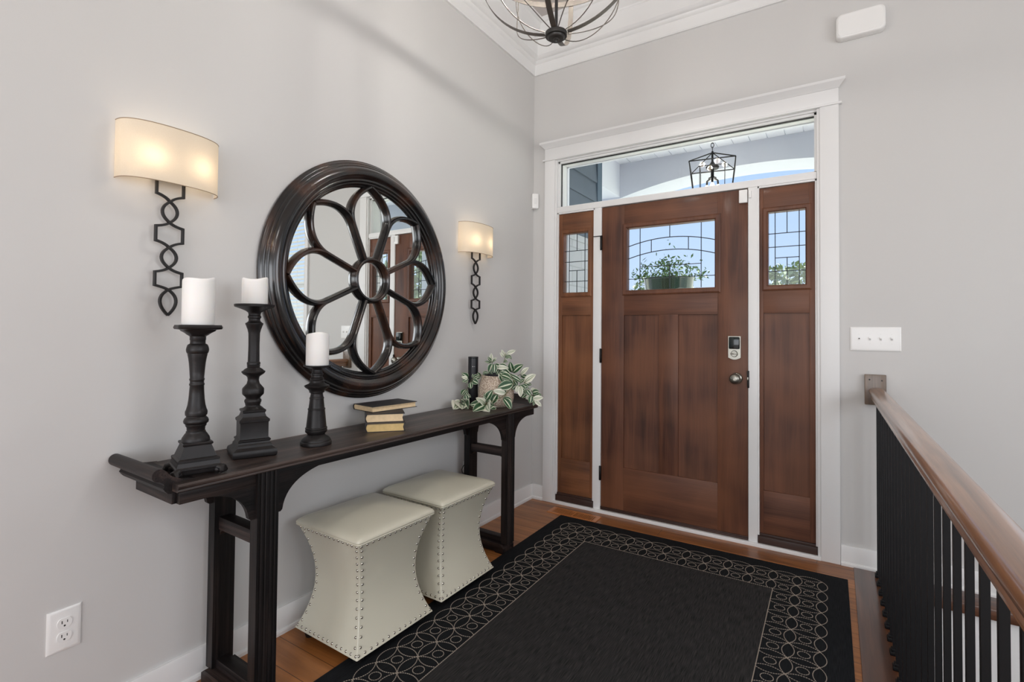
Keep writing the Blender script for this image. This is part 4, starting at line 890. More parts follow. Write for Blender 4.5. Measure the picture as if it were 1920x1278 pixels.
def rel(q): return Vector((q[0]-PC[0], q[1]-PC[1], q[2]-ZT))
g = G()
for st in STEMS:
    P = [rel(q) for q in st]
    if len(P) > 2:      # smooth the path
        Q = []
        for i in range(len(P)-1):
            p0, p1, p2, p3 = P[max(i-1, 0)], P[i], P[i+1], P[min(i+2, len(P)-1)]
            for k in range(6):
                t = k/6
                Q.append(0.5*((2*p1)+(-p0+p2)*t+(2*p0-5*p1+4*p2-p3)*t*t+(-p0+3*p1-3*p2+p3)*t**3))
        Q.append(P[-1])
    else: Q = P
    g.tube(Q, 0.0017, 6)
mesh('stems', g, 'stem_green', T)
verts, faces, uvs = [], [], []
view = Vector((0.55, -0.80, 0.22)).normalized()
rnd = random.Random(5)
leaves = list(LEAVES)
for (bx, by, bz, tx, ty, tz, wf, kind) in list(LEAVES):         # a second leaf of each pair, behind and turned
    if rnd.random() < 0.95:
        d = Vector((tx-bx, ty-by, tz-bz)); q = d.copy(); q.rotate(Matrix.Rotation(rnd.choice((-1, 1))*rnd.uniform(0.6, 1.3), 3, Vector((0.55, -0.80, 0.2))))
        q *= rnd.uniform(0.55, 0.85); b0 = Vector((bx, by, bz))-view*0.012
        t0 = b0+q
        if t0.z < ZT+0.006: t0.z = ZT+0.006+rnd.random()*0.01
        if t0.x > 0.02: leaves.append((*b0, *t0, wf, rnd.choice((0, 1, 1, 2))))
for (bx, by, bz, tx, ty, tz, wf, kind) in leaves:
    B, Tp = rel((bx, by, bz)), rel((tx, ty, tz)); ax = Tp-B; L_ = ax.length
    if L_ < 0.01: continue
    ax.normalize(); tilt = rnd.uniform(-0.5, 0.5)
    nrm = (view+Vector((rnd.uniform(-.35, .35), rnd.uniform(-.35, .35), rnd.uniform(-.1, .5))))
    nrm = (nrm-ax*nrm.dot(ax)).normalized(); side = ax.cross(nrm)
    W_ = L_*wf*0.62; NL, NW = 9, 6; n0 = len(verts); curl = rnd.uniform(0.02, 0.16)*L_
    for i in range(NL+1):
        t = i/NL; w = W_*max(0.03, (sin(pi*min(1, t**0.85))**0.75))
        for j in range(NW+1):
            s_ = 2*j/NW-1
            p = B+ax*(L_*t)+side*(w*s_)+nrm*(abs(s_)**1.5*w*0.28-curl*(2*t-1)**2*0.9+curl*0.4)
            if p.z < 0.0022 and p.x+PC[0] < 0.40: p.z = 0.0022
            verts.append(p[:]); uvs.append((j/NW, t*0.98+(2.0 if kind == 2 else (1.0-0.45 if False else 0))))
    for i in range(NL):
        for j in range(NW):
            a = n0+i*(NW+1)+j; faces.append((a, a+1, a+NW+2, a+NW+1))
me = bpy.data.meshes.new('leaves'); me.from_pydata(verts, [], faces); me.update()
ul = me.uv_layers.new(name='UVMap')
for poly in me.polygons:
    for li in poly.loop_indices: ul.data[li].uv = uvs[me.loops[li].vertex_index]
me.materials.append(M['leaf_variegated']); me.shade_smooth()
lo = bpy.data.objects.new('leaves', me); COL.objects.link(lo); lo.parent = T
sm = lo.modifiers.new('thick', 'SOLIDIFY'); sm.thickness = 0.0007

# ---- round mirror
T = thing('round_mirror', 'big round black framed mirror with eight petal tracery on the wall', 'mirror', (0.0, -1.567, 1.455), 0)
prof = [(0.520, 0.0015), (0.553, 0.0015), (0.556, 0.006), (0.556, 0.014), (0.549, 0.017), (0.547, 0.022), (0.541, 0.026), (0.538, 0.026), (0.536, 0.031), (0.529, 0.036), (0.526, 0.036), (0.523, 0.042),
        (0.514, 0.052), (0.502, 0.058), (0.490, 0.058), (0.480, 0.052), (0.474, 0.044), (0.470, 0.042), (0.467, 0.044), (0.461, 0.044), (0.457, 0.039), (0.455, 0.035), (0.449, 0.034), (0.445, 0.030), (0.443, 0.024), (0.437, 0.022), (0.434, 0.018), (0.434, 0.008), (0.520, 0.0015)]
g = G(); n = 128
g.rings([[(h, r*cos(2*pi*i/n), r*sin(2*pi*i/n)) for i in range(n)] for r, h in prof], False, False)
mesh('round_frame', g, 'mirror_frame', T, smooth=50)
mesh('mirror_glass', G().lathe([(0.001, 0.006), (0.455, 0.006), (0.455, 0.012), (0.001, 0.012)], n=96, axis='x'), 'mirror_silver', T, smooth=0)
bar = [(-0.0135, 0.0125), (-0.0135, 0.020), (-0.0110, 0.024), (-0.0105, 0.030), (-0.0065, 0.038), (-0.0035, 0.041), (0.0035, 0.041), (0.0065, 0.038), (0.0105, 0.030), (0.0110, 0.024), (0.0135, 0.020), (0.0135, 0.0125)]
fr = lambda u, v, h: (h, u, v)
def rot(p, a): return (p[0]*cos(a)-p[1]*sin(a), p[0]*sin(a)+p[1]*cos(a))
k0 = radians(2)
mesh('hub_ring', G().sweep([(0.098*cos(2*pi*i/48), 0.098*sin(2*pi*i/48)) for i in range(48)], [(o, h+0.002) for o, h in bar], fr, True), 'mirror_frame', T, smooth=50)
for k in range(8):
    a = k0+k*pi/4; g = G()
    P = (0.268*cos(pi/8), 0.268*sin(pi/8))
    c = bez(P, (P[0]+0.075*cos(pi/8), P[1]+0.075*sin(pi/8)), (0.393, 0.098), (0.441, 0.002), 18)
    up = [(0.104*cos(pi/8), 0.104*sin(pi/8)), (0.19*cos(pi/8), 0.19*sin(pi/8))]+c
    g.sweep([rot(p, a) for p in up], bar, fr)
    c2 = [(p[0], -p[1]) for p in c]
    g.sweep([rot(p, a) for p in [(0.25*cos(pi/8), -0.25*sin(pi/8))]+c2], [(o, h-0.0006) for o, h in bar], fr)
    mesh('petal_tracery', g, 'mirror_frame', T, smooth=40)

# ---- wall sconces
def make_sconce():
    T = thing('wall_sconce', 'x', 'sconce', (0, 0, 0), 0, 'wall sconces beside the mirror')
    # half-oval linen shade, open above and below (z 1.684..1.866)
    A, B_ = 0.149, 0.088
    def oval(a, b): return [(0.006+b*abs(sin(radians(t)))**0.72, a*(1 if cos(radians(t)) > 0 else -1)*abs(cos(radians(t)))**0.88) for t in range(0, 181, 4)]
    o = oval(A, B_)
    g = G(); R = []
    for z in (1.684, 1.775, 1.866): R.append([(x, y, z) for x, y in o])
    g.rings(R, False, False, closed=False)
    sh = mesh('lamp_shade', g, 'lamp_shade_linen', T, smooth=60)
    for z in (1.685, 1.865): mesh('shade_rim', G().tube([(x, y, z) for x, y in o], 0.0014, 6), 'shade_tape', sh)
    # back plate and arms
    mesh('back_plate', G().rbox(0.0005, 0.012, -0.055, 0.055, 1.715, 1.835, 0.003), 'bronze', T)
    for s in (-1, 1):
        ar = mesh('lamp_arm', G().tube([(0.010, s*0.03, 1.735), (0.035, s*0.05, 1.725), (0.05, s*0.062, 1.705), (0.052, s*0.064, 1.712)], 0.004, 8).lathe([(0.009, 1.712), (0.010, 1.72), (0.009, 1.732)], (0.052, s*0.064, 0), 14), 'bronze', T)
        mesh('light_bulb', G().lathe([(0.006, 1.732), (0.012, 1.745), (0.015, 1.759), (0.012, 1.775), (0.004, 1.789), (0.001, 1.791)], (0.052, s*0.064, 0), 14), 'warm_bulb', ar)
    # chain of ogee links, flat bar 7 mm wide, 9 mm deep
    bw, x0, x1 = 0.0038, 0.022, 0.032
    prof = [(-bw, x0), (bw, x0), (bw, x1-0.001), (bw-0.001, x1), (-bw+0.001, x1), (-bw, x1-0.001)]
    fr = lambda u, v, h: (h, u, v)
    W, wl = 0.040, 0.0205
    def side(s):
        P = [(s*W, 1.735)]
        P += bez((s*W, 1.660), (s*0.022, 1.656), (s*0.008, 1.648), (0.0, 1.638), 8)
        s2 = -s
        P += bez((0.0, 1.638), (s2*0.030, 1.618), (s2*0.030, 1.590), (0.0, 1.569), 12)[1:]
        P += bez((0.0, 1.569), (s*0.010, 1.560), (s*0.024, 1.556), (s*W, 1.553), 8)[1:]
        P += bez((s*W, 1.505), (s*0.024, 1.502), (s*0.010, 1.496), (0.0, 1.486), 8)
        P += bez((0.0, 1.486), (s2*0.030, 1.466), (s2*0.030, 1.440), (0.0, 1.419), 12)[1:]
        P += bez((0.0, 1.419), (s*0.010, 1.410), (s*0.024, 1.406), (s*W, 1.403), 8)[1:]
        P += bez((s*W, 1.359), (s*0.024, 1.355), (s*0.010, 1.352), (0.0, 1.346), 8)
        P += bez((0.0, 1.346), (s2*0.036, 1.322), (s2*0.028, 1.290), (0.0, 1.262), 12)[1:]
        # drop duplicate neighbours
        Q = [P[0]]
        for p in P[1:]:
            if math.hypot(p[0]-Q[-1][0], p[1]-Q[-1][1]) > 0.0008: Q.append(p)
        return Q
    g = G().sweep(side(1), prof, fr)
    mesh('ogee_link', g, 'bronze_dark', T, smooth=30)
    g = G().sweep(side(-1), [(o, h-0.0008) for o, h in prof], fr)
    mesh('ogee_link', g, 'bronze_dark', T, smooth=30)
    mesh('hanger_bar', G().rbox(0.010, 0.034, -0.044, 0.044, 1.727, 1.735, 0.002), 'bronze', T)
    return T
sc0 = make_sconce(); sc0.location = (0, -2.436, 0)
sc0['label'] = 'lit sconce with linen half shade on the wall above the candlesticks'
sc1 = dup(sc0, (0, -0.742, 0), None, 'lit sconce with linen half shade on the wall between mirror and corner')
for yc in (-2.436, -0.742):
    for s in (-1, 1): point('sconce_light', (0.052, yc+s*0.064, 1.762), 0.52, (1.0, 0.80, 0.60), 0.021)

# ---- ottomans
def make_ottoman():
    T = thing('ottoman', 'x', 'ottoman', (0, 0, 0), 0, 'nailhead ottomans under the console table')
    HXo, HYo, WN = 0.186, 0.198, 0.052
    def sq(hx, hy, z, n=10, rr=0.004):
        pts = []
        for (cx, cy, a0) in ((hx-rr, -hy+rr, -90), (hx-rr, hy-rr, 0), (-hx+rr, hy-rr, 90), (-hx+rr, -hy+rr, 180)):
            for i in range(4): a = radians(a0+i*30); pts.append((cx+rr*cos(a), cy+rr*sin(a), z))
        return pts
    def inset(t): return WN*(sin(pi*t)**0.85)
    z0, z1 = 0.040, 0.447
    g = G(); R = [sq(HXo-0.006, HYo-0.006, z0-0.001), ]
    for i in range(25):
        t = i/24; w = inset(t); R.append(sq(HXo-w, HYo-w, z0+(z1-z0)*t))
    g.rings(R)
    body = mesh('upholstered_body', g, 'ottoman_vinyl', T, smooth=45)
    g = G(); R = [sq(HXo-0.006, HYo-0.006, z1-0.002, rr=0.01), sq(HXo+0.001, HYo+0.001, z1+0.001, rr=0.01), sq(HXo+0.0045, HYo+0.0045, z1+0.005, rr=0.012), sq(HXo+0.005, HYo+0.005, z1+0.010, rr=0.013), sq(HXo+0.001, HYo+0.001, z1+0.0175, rr=0.018), sq(HXo-0.008, HYo-0.008, z1+0.0245, rr=0.024)]
    for s_ in (0.9, 0.8, 0.68, 0.55, 0.42, 0.28, 0.14, 0.02):
        zz = z1+0.024+0.034*(1-s_**2.0)
        R.append(sq((HXo-0.008)*s_, (HYo-0.008)*s_, zz, rr=0.024+0.03*(1-s_) if s_ > 0.3 else (HXo-0.006)*s_*0.45))
    g.rings(R)
    cu = mesh('seat_cushion', g, 'ottoman_vinyl', T, smooth=80)
    g = G(); g.tube([(p[0], p[1], z1+0.0005) for p in sq(HXo+0.002, HYo+0.002, z1, rr=0.01)], 0.003, 6, True)
    mesh('welt', g, 'ottoman_vinyl', T)
    # nailheads
    g = G()
    def nail(p, n):
        n = Vector(n).normalized(); a = n.cross(Vector((0, 0, 1))); a.normalize(); b = n.cross(a); p = Vector(p)
        R = []
        for rr, hh in ((0.0056, -0.0005), (0.0052, 0.0014), (0.0034, 0.0031), (0.0004, 0.0038)):
            R.append([p+a*rr*cos(2*pi*i/8)+b*rr*sin(2*pi*i/8)+n*hh for i in range(8)])
        g.rings(R)
    def slope(t):
        return (inset(min(1, t+0.01))-inset(max(0, t-0.01)))/(0.02*(z1-z0))
    for ax in (0, 1):
        for s in (-1, 1):
            H_, O = (HXo, HYo) if ax == 0 else (HYo, HXo)
            def put(u, z):
                t = (z-z0)/(z1-z0); w = inset(t); d = s*(H_-w)
                nz = slope(t)
                if ax == 0: nail((d, u, z), (s, 0, nz))
                else: nail((u, d, z), (0, s, nz))
            for zz in [z0+0.030+i*0.0287 for i in range(13)]:
                t = (zz-z0)/(z1-z0); w = inset(t)
                put(O-w-0.013, zz); put(-(O-w-0.013), zz)
            n = 13
            for i in range(n+1):
                u = -(O-0.010)+2*(O-0.010)*i/n
                put(u*0.985, z0+0.010); 
                uu = u*0.955; put(uu, z1-0.012)
    mesh('nailhead_trim', g, 'nail_pewter', body, smooth=60)
    for sx in (-1, 1):
        for sy in (-1, 1):
            mesh('foot', G().lathe([(0.016, 0.0079 if sx > 0 else 0.0), (0.020, 0.012), (0.022, 0.0395)], (sx*0.145, sy*0.157, 0), 16), 'black_foot', T)
    return T
o1 = make_ottoman(); o1.location = (0.266, -1.786, 0.0); o1.rotation_euler.z = radians(-1)
o1['label'] = 'cream nailhead ottoman under the table, the one below the books'
o2 = dup(o1, (0.258, -1.322, 0.0), radians(-0.5), 'cream nailhead ottoman under the table, tucked beside the far table legs')

# ---- railing
T = thing('stair_railing', 'stained wood handrail on a row of black iron balusters along the stair', 'railing', (2.0640, -0.0015, 0.0), 0.0)
SK = 0.0092
def rx(y): return -SK*y            # the rail drifts a little away from the left wall
pr = [(0.0, 0.874), (0.0155, 0.874), (0.0185, 0.877), (0.0185, 0.885), (0.0235, 0.888), (0.0270, 0.892), (0.0270, 0.897), (0.0235, 0.901), (0.0240, 0.905), (0.0285, 0.910), (0.0325, 0.917), (0.0340, 0.925), (0.0325, 0.933), (0.0285, 0.9385), (0.022, 0.9415), (0.012, 0.9435), (0.0, 0.944)]
full = pr+[(-x, z) for x, z in pr[-2:0:-1]]
g = G().rings([[(x+rx(y), y, z) for x, z in full] for y in (-0.028, -1.0, -2.0, -3.0, -3.6, -4.02)])
mesh('handrail', g, 'rail_wood', T, smooth=35)
ro = mesh('rosette', G().rbox(-0.0505, 0.0405, -0.028, 0.0, 0.856, 1.011, 0.003), 'rosette_wood', T)
for xs, zs_ in ((-0.030, 0.985), (0.022, 0.982)): mesh('screw_plug', G().lathe([(0.004, -0.0285), (0.004, -0.027)], (xs, 0, zs_), 10, 'y'), 'slot_dark', ro)
b0 = None
for i in range(38):
    y = -0.0805-0.1026*i
    if b0 is None:
        s_ = 0.0060
        b0 = mesh('baluster', G().box(-s_, s_, -s_, s_, 0.0038, 0.8745), 'black_iron', T, smooth=0)
        sh0 = mesh('baluster_shoe', G().rbox(-0.0155, 0.0155, -0.0155, 0.0155, 0.0037, 0.019, 0.003).rbox(-0.011, 0.011, -0.011, 0.011, 0.018, 0.029, 0.002).lathe([(0.0025, -0.0175), (0.0025, -0.015)], (0, 0, 0.011), 8, 'y'), 'black_iron', b0)
        b0.location = (rx(y), y, 0)
    else:
        c = b0.copy(); COL.objects.link(c); c.location = (rx(y), y, 0)
        d = sh0.copy(); COL.objects.link(d); d.parent = c
mesh('newel_post', G().rbox(0.037-0.045, 0.037+0.045, -4.11, -4.02, 0.0037, 1.05, 0.004).rbox(0.037-0.055, 0.037+0.055, -4.12, -4.01, 1.05, 1.075, 0.006), 'rail_wood', T)

# ---- small things on the walls
T = thing('wall_outlet', 'white duplex power outlet low on the bare wall before the scrolled table end', 'outlet', (0.0, -2.6765, 0.3465), 0, 'wall outlets')
cp = G(); R = []
for h, e in ((0.0005, 0.0), (0.003, 0.0), (0.0055, 0.006), (0.006, 0.009)):
    R.append([(h, y*(0.039-e), z*(0.060-e)) for y, z in ((-1, -1), (1, -1), (1, 1), (-1, 1))])
cp.rings(R); mesh('cover_plate', cp, 'white_plastic', T, smooth=20)
for zc_ in (0.0195, -0.0195):
    P = []
    for a in range(0, 360, 12):
        P.append((0.0172*cos(radians(a)), max(-0.0135, min(0.0135, 0.0172*sin(radians(a)))) +zc_))
    rc = mesh('receptacle', G().prism(P, 0.005, 0.0078, 'x'), 'white_plastic', T)
    g = G().box(0.0072, 0.0081, -0.0072, -0.0050, zc_-0.001, zc_+0.0075).box(0.0072, 0.0081, 0.0052, 0.0070, zc_, zc_+0.0068)
    g.lathe([(0.0025, 0.0072), (0.0025, 0.0081)], (0, 0, zc_-0.0075), 12, 'x')
    mesh('socket_slots', g, 'slot_dark', rc, smooth=0)
mesh('plate_screw', G().lathe([(0.0028, 0.0055), (0.0026, 0.0066)], (0, 0, 0), 14, 'x'), 'white_plastic', T)

dup(T, (0.0, -0.7765, 0.3755), None, 'white duplex power outlet with a plug, mostly hidden behind the far table legs')

T = thing('light_switch', 'white four gang switch plate on the wall above the handrail end', 'switch', (2.0605, 0.0, 1.1945), 0)
g = G(); R = []
for h, e in ((-0.0005, 0.0), (-0.004, 0.0), (-0.0065, 0.006), (-0.007, 0.009)):
    R.append([(x*(0.1075-e), h, z*(0.0615-e)) for x, z in ((-1, -1), (1, -1), (1, 1), (-1, 1))])
g.rings(R); mesh('cover_plate', g, 'white_plastic', T, smooth=20)
for i, xs in enumerate((-0.0690, -0.0230, 0.0230, 0.0690)):
    if i:
        mesh('switch_slot', G().box(xs-0.0055, xs+0.0055, -0.0072, -0.006, -0.012, 0.012), 'thermo_white', T)
        mesh('toggle', G().prism([(-0.006, -0.008), (-0.006, 0.008), (-0.0165, 0.011), (-0.0165, 0.003)], xs-0.0040, xs+0.0040, 'x'), 'white_plastic', T)
    else:
        mesh('dimmer_knob', G().lathe([(0.0065, -0.006), (0.0065, -0.0085), (0.0035, -0.0085), (0.0035, -0.010)], (xs, 0, 0), 20, 'y'), 'thermo_white', T)
        mesh('dimmer_dot', G().lathe([(0.003, -0.007), (0.003, -0.0104)], (xs, 0, 0.002), 12, 'y'), 'slot_dark', T)
    for zz in (-0.024, 0.024):
        mesh('plate_screw', G().lathe([(0.0025, -0.0065), (0.0023, -0.0075)], (xs, 0, zz), 12, 'y'), 'thermo_white', T)

# alarm siren box high on the wall
def rrect(w, h, r, n=6):
    P = []
    for cx, cz, a0 in ((w-r, -h+r, -90), (w-r, h-r, 0), (-w+r, h-r, 90), (-w+r, -h+r, 180)):
        for i in range(n+1): a = radians(a0+90*i/n); P.append((cx+r*cos(a), cz+r*sin(a)))
    return P
T = thing('door_chime', 'white rounded plastic chime box high on the wall above the door casing', 'chime', (2.003, 0.0, 2.8595), 0)
g = G(); R = []
for h, e in ((-0.0005, 0.004), (-0.004, 0.0), (-0.038, 0.0), (-0.046, 0.003), (-0.049, 0.008)):
    R.append([(x, h, z) for x, z in rrect(0.1085-e, 0.0665-e, 0.028-e*0.5)])
g.rings(R); mesh('chime_cover', g, 'white_plastic', T, smooth=40)
g = G(); g.rings([[(x, h, z) for x, z in rrect(0.1085-e, 0.0665-e, 0.022)] for h, e in ((-0.0485, 0.010), (-0.0505, 0.011), (-0.0505, 0.013))]); 
mesh('face_panel', g, 'white_plastic', T, smooth=30)
# motion sensor in the corner
T = thing('motion_sensor', 'small white motion sensor in the wall corner beside the door casing', 'sensor', (0.0225, -0.0225, 2.120), radians(-45+90))
mesh('sensor_case', G().rbox(-0.024, 0.024, -0.024, 0.018, 0.0, 0.108, 0.006).rbox(-0.0245, 0.0245, -0.002, 0.010, -0.001, 0.100, 0.002), 'white_plastic', T)
T.rotation_euler.z = radians(45)
mesh('sensor_lens', G().rbox(-0.013, 0.013, -0.0262, -0.02, 0.030, 0.075, 0.004), 'thermo_white', T)

# floor vent
T = thing('floor_vent', 'slotted wooden floor vent in front of the sidelight, partly under the rug', 'vent', (0.415, -0.145, 0.0), 0)
mesh('vent_frame', G().box(-0.175, 0.175, -0.055, -0.040, 0, 0.004).box(-0.175, 0.175, 0.040, 0.055, 0, 0.004).box(-0.175, -0.150, -0.04, 0.04, 0, 0.004).box(0.150, 0.175, -0.04, 0.04, 0, 0.004).box(-0.008, 0.008, -0.04, 0.04, 0, 0.004), 'vent_wood', T, smooth=0)
g = G()
for i in range(26):
    x = -0.145+i*0.0116
    if abs(x) < 0.011: continue
    g.box(x-0.0028, x+0.0028, -0.04, 0.04, 0.0002, 0.0038)
mesh('vent_slats', g, 'vent_wood', T, smooth=0)
mesh('vent_opening', G().box(-0.15, 0.15, -0.04, 0.04, -0.001, 0.0008), 'vent_dark', T, smooth=0)

# cord behind the table
g = G()
pts = [(0.020, -0.835, 0.720), (0.018, -0.826, 0.665), (0.018, -0.810, 0.618), (0.018, -0.792, 0.581), (0.018, -0.776, 0.553), (0.018, -0.762, 0.510), (0.018, -0.760, 0.465), (0.018, -0.771, 0.436), (0.018, -0.806, 0.425), (0.018, -0.836, 0.414), (0.018, -0.850, 0.396), (0.018, -0.842, 0.374), (0.020, -0.810, 0.362), (0.022, -0.782, 0.360)]
g.tube(pts, 0.0024, 8); g.rbox(0.0085, 0.034, -0.790, -0.762, 0.344, 0.368, 0.004)
tag(mesh('power_cord', g, 'cord_black'), 'thin dark power cord against the wall behind the far table legs', 'cord')

# ---- chandelier
CC = (0.965, -1.486); RO = 0.322; ZE = 2.70
T = thing('orb_chandelier', 'open metal orb chandelier of wide bands and thin wires hanging from the ceiling', 'chandelier', (*CC, ZE), 0)
mesh('hub_cap', G().lathe([(r_, z_-0.043) for r_, z_ in [(0.001, -0.303), (0.004, -0.303), (0.0055, -0.299), (0.0055, -0.293), (0.010, -0.292), (0.012, -0.289), (0.030, -0.288), (0.033, -0.285), (0.034, -0.280), (0.042, -0.279), (0.043, -0.274), (0.043, -0.264), (0.039, -0.262), (0.020, -0.258)]], n=40), 'hub_metal', T)
mesh('top_cap', G().lathe([(0.030, 0.300), (0.042, 0.304), (0.042, 0.318), (0.020, 0.326), (0.012, 0.335), (0.010, 0.36)], n=32), 'bronze_dark', T)
def merid(phi0, swirl=0.0, th0=8, th1=172, n=40, flatten=0.0):
    P = []
    for i in range(n+1):
        th = radians(th0+(th1-th0)*i/n)
        ph = phi0+swirl*sin(th)**2
        r = RO
        P.append((r*sin(th)*cos(ph), r*sin(th)*sin(ph), -r*cos(th)*0.965))
    return P
for k in range(4):
    ph = radians(-74+90*k); P = merid(ph); R = []
    tx, ty = -sin(ph), cos(ph)
    for i, p in enumerate(P):
        w = 0.0105; nr = Vector(p).normalized()
        R.append([(p[0]+tx*w*a+nr.x*b, p[1]+ty*w*a+nr.y*b, p[2]+nr.z*b) for a, b in ((-1, -0.001), (1, -0.001), (1, 0.001), (-1, 0.001))])
    mesh('wide_band', G().rings(R), 'pewter', T, smooth=60)
for k in range(4):
    ph = radians(-74+90*k)
    mesh('wire_band', G().tube(merid(ph+radians(22), radians(24)), 0.0021, 6), 'pewter', T)
    mesh('wire_band', G().tube(merid(ph+radians(68), radians(-24)), 0.0021, 6), 'pewter', T)
g = G(); R = []
n = 72
rr = [(RO-0.004, 0.0), (RO-0.0015, 0.0), (RO-0.0015, 0.024), (RO-0.004, 0.024), (RO-0.004, 0.0)]
g.rings([[(r*cos(2*pi*i/n), r*sin(2*pi*i/n), z) for i in range(n)] for r, z in rr], False, False)
mesh('ring_band', g, 'pewter', T, smooth=60)
mesh('center_stem', G().lathe([(0.006, -0.305), (0.006, -0.10), (0.014, -0.09), (0.016, -0.07), (0.008, -0.05), (0.006, 0.0), (0.006, 0.305)], n=16), 'bronze_dark', T)
for k in range(4):
    a = radians(-74+45+90*k); ca, sa = cos(a), sin(a)
    ar = mesh('candle_arm', G().tube([(0.010*ca, 0.010*sa, -0.078), (0.045*ca, 0.045*sa, -0.105), (0.085*ca, 0.085*sa, -0.095), (0.10*ca, 0.10*sa, -0.060)], 0.004, 8).lathe([(0.008, -0.062), (0.020, -0.058), (0.021, -0.053)], (0.10*ca, 0.10*sa, 0), 16), 'bronze_dark', T)
    mesh('candle_sleeve', G().lathe([(0.0105, -0.054), (0.0105, 0.012), (0.008, 0.013)], (0.10*ca, 0.10*sa, 0), 16), 'candle_sleeve', ar)
    mesh('light_bulb', G().lathe([(0.007, 0.012), (0.013, 0.026), (0.015, 0.038), (0.011, 0.056), (0.003, 0.074), (0.001, 0.075)], (0.10*ca, 0.10*sa, 0), 16), 'warm_bulb', ar)
    point('chandelier_light', (CC[0]+0.10*ca, CC[1]+0.10*sa, ZE+0.040), 13.5, (1.0, 0.96, 0.91), 0.021)
g = G()
zz = 0.355
while zz < ZC-ZE-0.05:
    z_ = zz+0.014; o = (len(g.v)//1) % 2
    ax = (1, 0) if int(round((zz-0.355)/0.022)) % 2 else (0, 1)
    g.tube([(ax[0]*0.007*cos(radians(a)), ax[1]*0.007*cos(radians(a)), z_+0.014*sin(radians(a))) for a in range(0, 360, 30)], 0.0018, 6, True); zz += 0.022
mesh('hanging_chain', g, 'bronze_dark', T)
mesh('ceiling_canopy', G().lathe([(0.010, ZC-ZE-0.065), (0.03, ZC-ZE-0.045), (0.060, ZC-ZE-0.020), (0.065, ZC-ZE-0.001)], n=32), 'bronze_dark', T)

# ================================================================== THINGS OUTSIDE
LX, LYc, LZ = 1.075, 0.95, 2.595        # porch lantern, top of its frame
T = thing('porch_lantern', 'black open frame lantern hanging on a chain from the porch ceiling', 'lantern', (LX, LYc, LZ), radians(10))
def barb(g, a, b, w=0.0045):
    g.tube([a, b], w, 4); return g
A0, A1, zt, zb, zp = 0.165, 0.118, -0.055, -0.46, 0.045
cs = [(-1, -1), (1, -1), (1, 1), (-1, 1)]
g = G()
for i in range(4):
    x, y = cs[i]; x2, y2 = cs[(i+1) % 4]
    barb(g, (x*A0, y*A0, zt), (x2*A0, y2*A0, zt)); barb(g, (x*A0, y*A0, zt), (x*A1, y*A1, zb)); barb(g, (x*A0, y*A0, zt), (0, 0, zp)); barb(g, (x*A1, y*A1, zb), (x2*A1, y2*A1, zb))
mesh('lantern_frame', g, 'black_iron', T, smooth=0)
g = G(); k = 0.55
for i in range(4):
    x, y = cs[i]; x2, y2 = cs[(i+1) % 4]
    barb(g, (x*A0*k, y*A0*k, zt-0.025), (x2*A0*k, y2*A0*k, zt-0.025), 0.0035); barb(g, (x*A0*k, y*A0*k, zt-0.025), (x*A1*k*1.35, y*A1*k*1.35, zb), 0.0035)
mesh('inner_frame', g, 'black_iron', T, smooth=0)
mesh('lantern_cap', G().lathe([(0.045, zt-0.03), (0.05, zt-0.012), (0.02, zt+0.01), (0.008, zt+0.03), (0.008, zp+0.01)], n=24).lathe([(0.012, zt-0.03), (0.012, zt-0.09), (0.03, zt-0.10), (0.03, zt-0.106)], n=16), 'black_iron', T)
for k in range(3):
    a = radians(30+120*k)
    so_ = mesh('socket', G().tube([(0.01*cos(a), 0.01*sin(a), zt-0.10), (0.045*cos(a), 0.045*sin(a), zt-0.12), (0.048*cos(a), 0.048*sin(a), zt-0.15)], 0.008, 8), 'black_iron', T)
    mesh('light_bulb', G().lathe([(0.008, zt-0.15), (0.016, zt-0.17), (0.018, zt-0.19), (0.012, zt-0.215), (0.002, zt-0.23)], (0.048*cos(a), 0.048*sin(a), 0), 12), 'warm_bulb', so_)
g = G(); zz = zp+0.012; i = 0
while zz < 2.905-LZ-0.01:
    ax = (1, 0) if i % 2 else (0, 1); big = 1.0
    g.tube([(ax[0]*0.011*cos(radians(a)), ax[1]*0.011*cos(radians(a)), zz+0.016+0.020*sin(radians(a))) for a in range(0, 360, 30)], 0.003, 6, True); zz += 0.031; i += 1
mesh('lantern_chain', g, 'black_iron', T)
for k in range(3):
    a = radians(30+120*k); point('lantern_light', (LX+0.048*cos(a+radians(10)), LYc+0.048*sin(a+radians(10)), LZ+zt-0.19), 9.0, (1.0, 0.95, 0.88), 0.024)
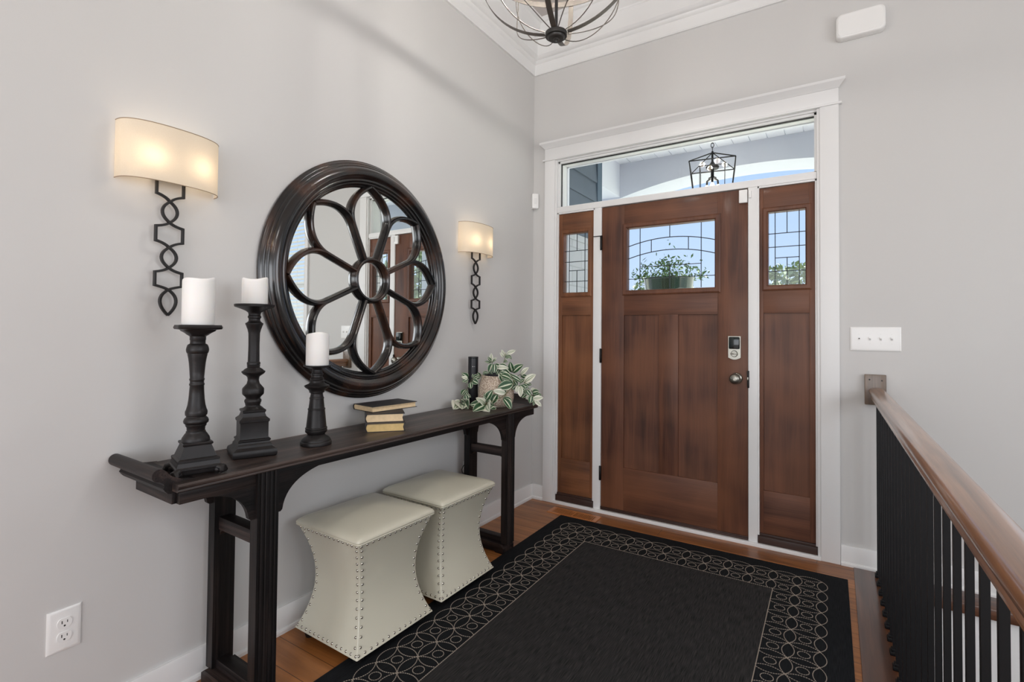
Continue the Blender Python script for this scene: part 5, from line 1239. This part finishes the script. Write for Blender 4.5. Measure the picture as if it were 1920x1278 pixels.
# hanging basket beyond the arch: urn on a tall stand seen through the door glass
T = thing('porch_planter', 'green glazed planter with bushy flowers seen through the door glass', 'planter', (0.625, 1.35, -0.05), 0)
mesh('plant_stand', G().lathe([(0.17, 0.0), (0.17, 0.03), (0.05, 0.07), (0.035, 0.3), (0.035, 1.2), (0.06, 1.5), (0.12, 1.56), (0.12, 1.575)], n=28), 'black_iron', T)
mesh('glazed_bowl', G().lathe([(0.11, 1.575), (0.17, 1.60), (0.205, 1.66), (0.215, 1.74), (0.225, 1.755), (0.21, 1.757), (0.2, 1.74)], n=40), 'planter_green', T)
g = G(); rnd = random.Random(11)
for i in range(620):
    a = rnd.uniform(0, 6.28); r = rnd.uniform(0, 0.30)**0.9; h = rnd.random()**1.5*(0.20 if rnd.random() < 0.85 else 0.34)*(1.1-r*2)
    c = Vector((r*cos(a), r*sin(a), 1.745+max(0, h))); s_ = rnd.uniform(0.008, 0.018)
    u = Vector((rnd.uniform(-1, 1), rnd.uniform(-1, 1), rnd.uniform(-1, 1))).normalized(); v = u.cross(Vector((rnd.uniform(-1, 1), rnd.uniform(-1, 1), 0.3))).normalized()
    g.add([c-u*s_*1.6, c+v*s_*0.6, c+u*s_*1.6, c-v*s_*0.6], [(0, 1, 2, 3)])
mesh('foliage', g, 'flower_leaf', T, smooth=0)
# trees beyond the porch
def tree(loc, h, r, label, seed):
    T = thing('garden_tree', label, 'tree', loc, 0, 'trees beyond the porch')
    mesh('trunk', G().tube([(0, 0, 0), (0.1, 0, h*0.3), (0.0, 0.1, h*0.6), (0.1, 0, h*0.9)], [h*0.03, h*0.025, h*0.018, 0.03], 10), 'bark', T)
    rnd = random.Random(seed); g = G()
    cl = [(rnd.uniform(-.6, .6)*r, rnd.uniform(-.6, .6)*r, h*0.65+rnd.uniform(-.5, .6)*r, r*rnd.uniform(0.35, 0.6)) for _ in range(11)]
    for i in range(2600):
        cx, cy, cz, cr = rnd.choice(cl)
        d = Vector((rnd.gauss(0, 1), rnd.gauss(0, 1), rnd.gauss(0, 1))).normalized()*cr*rnd.uniform(0.75, 1.05)
        c = Vector((cx, cy, cz))+d; s_ = rnd.uniform(0.06, 0.14)
        u = Vector((rnd.uniform(-1, 1), rnd.uniform(-1, 1), rnd.uniform(-1, 1))).normalized(); v = u.cross(Vector((0.3, 0.2, 1))).normalized()
        g.add([c-u*s_*1.5, c+v*s_*0.7, c+u*s_*1.5, c-v*s_*0.7], [(0, 1, 2, 3)])
    mesh('crown', g, 'tree_leaves', T, smooth=0)
tree((-5.2, 22, -0.8), 3.9, 1.9, 'leafy green garden tree seen low through the door glass', 21)
tree((0.1, 20, -0.8), 4.3, 2.0, 'leafy green garden tree seen low through the taller sidelight', 22)
tree((11.5, 12, -0.8), 6.0, 2.6, 'leafy green garden tree outside the window over the stair', 23)
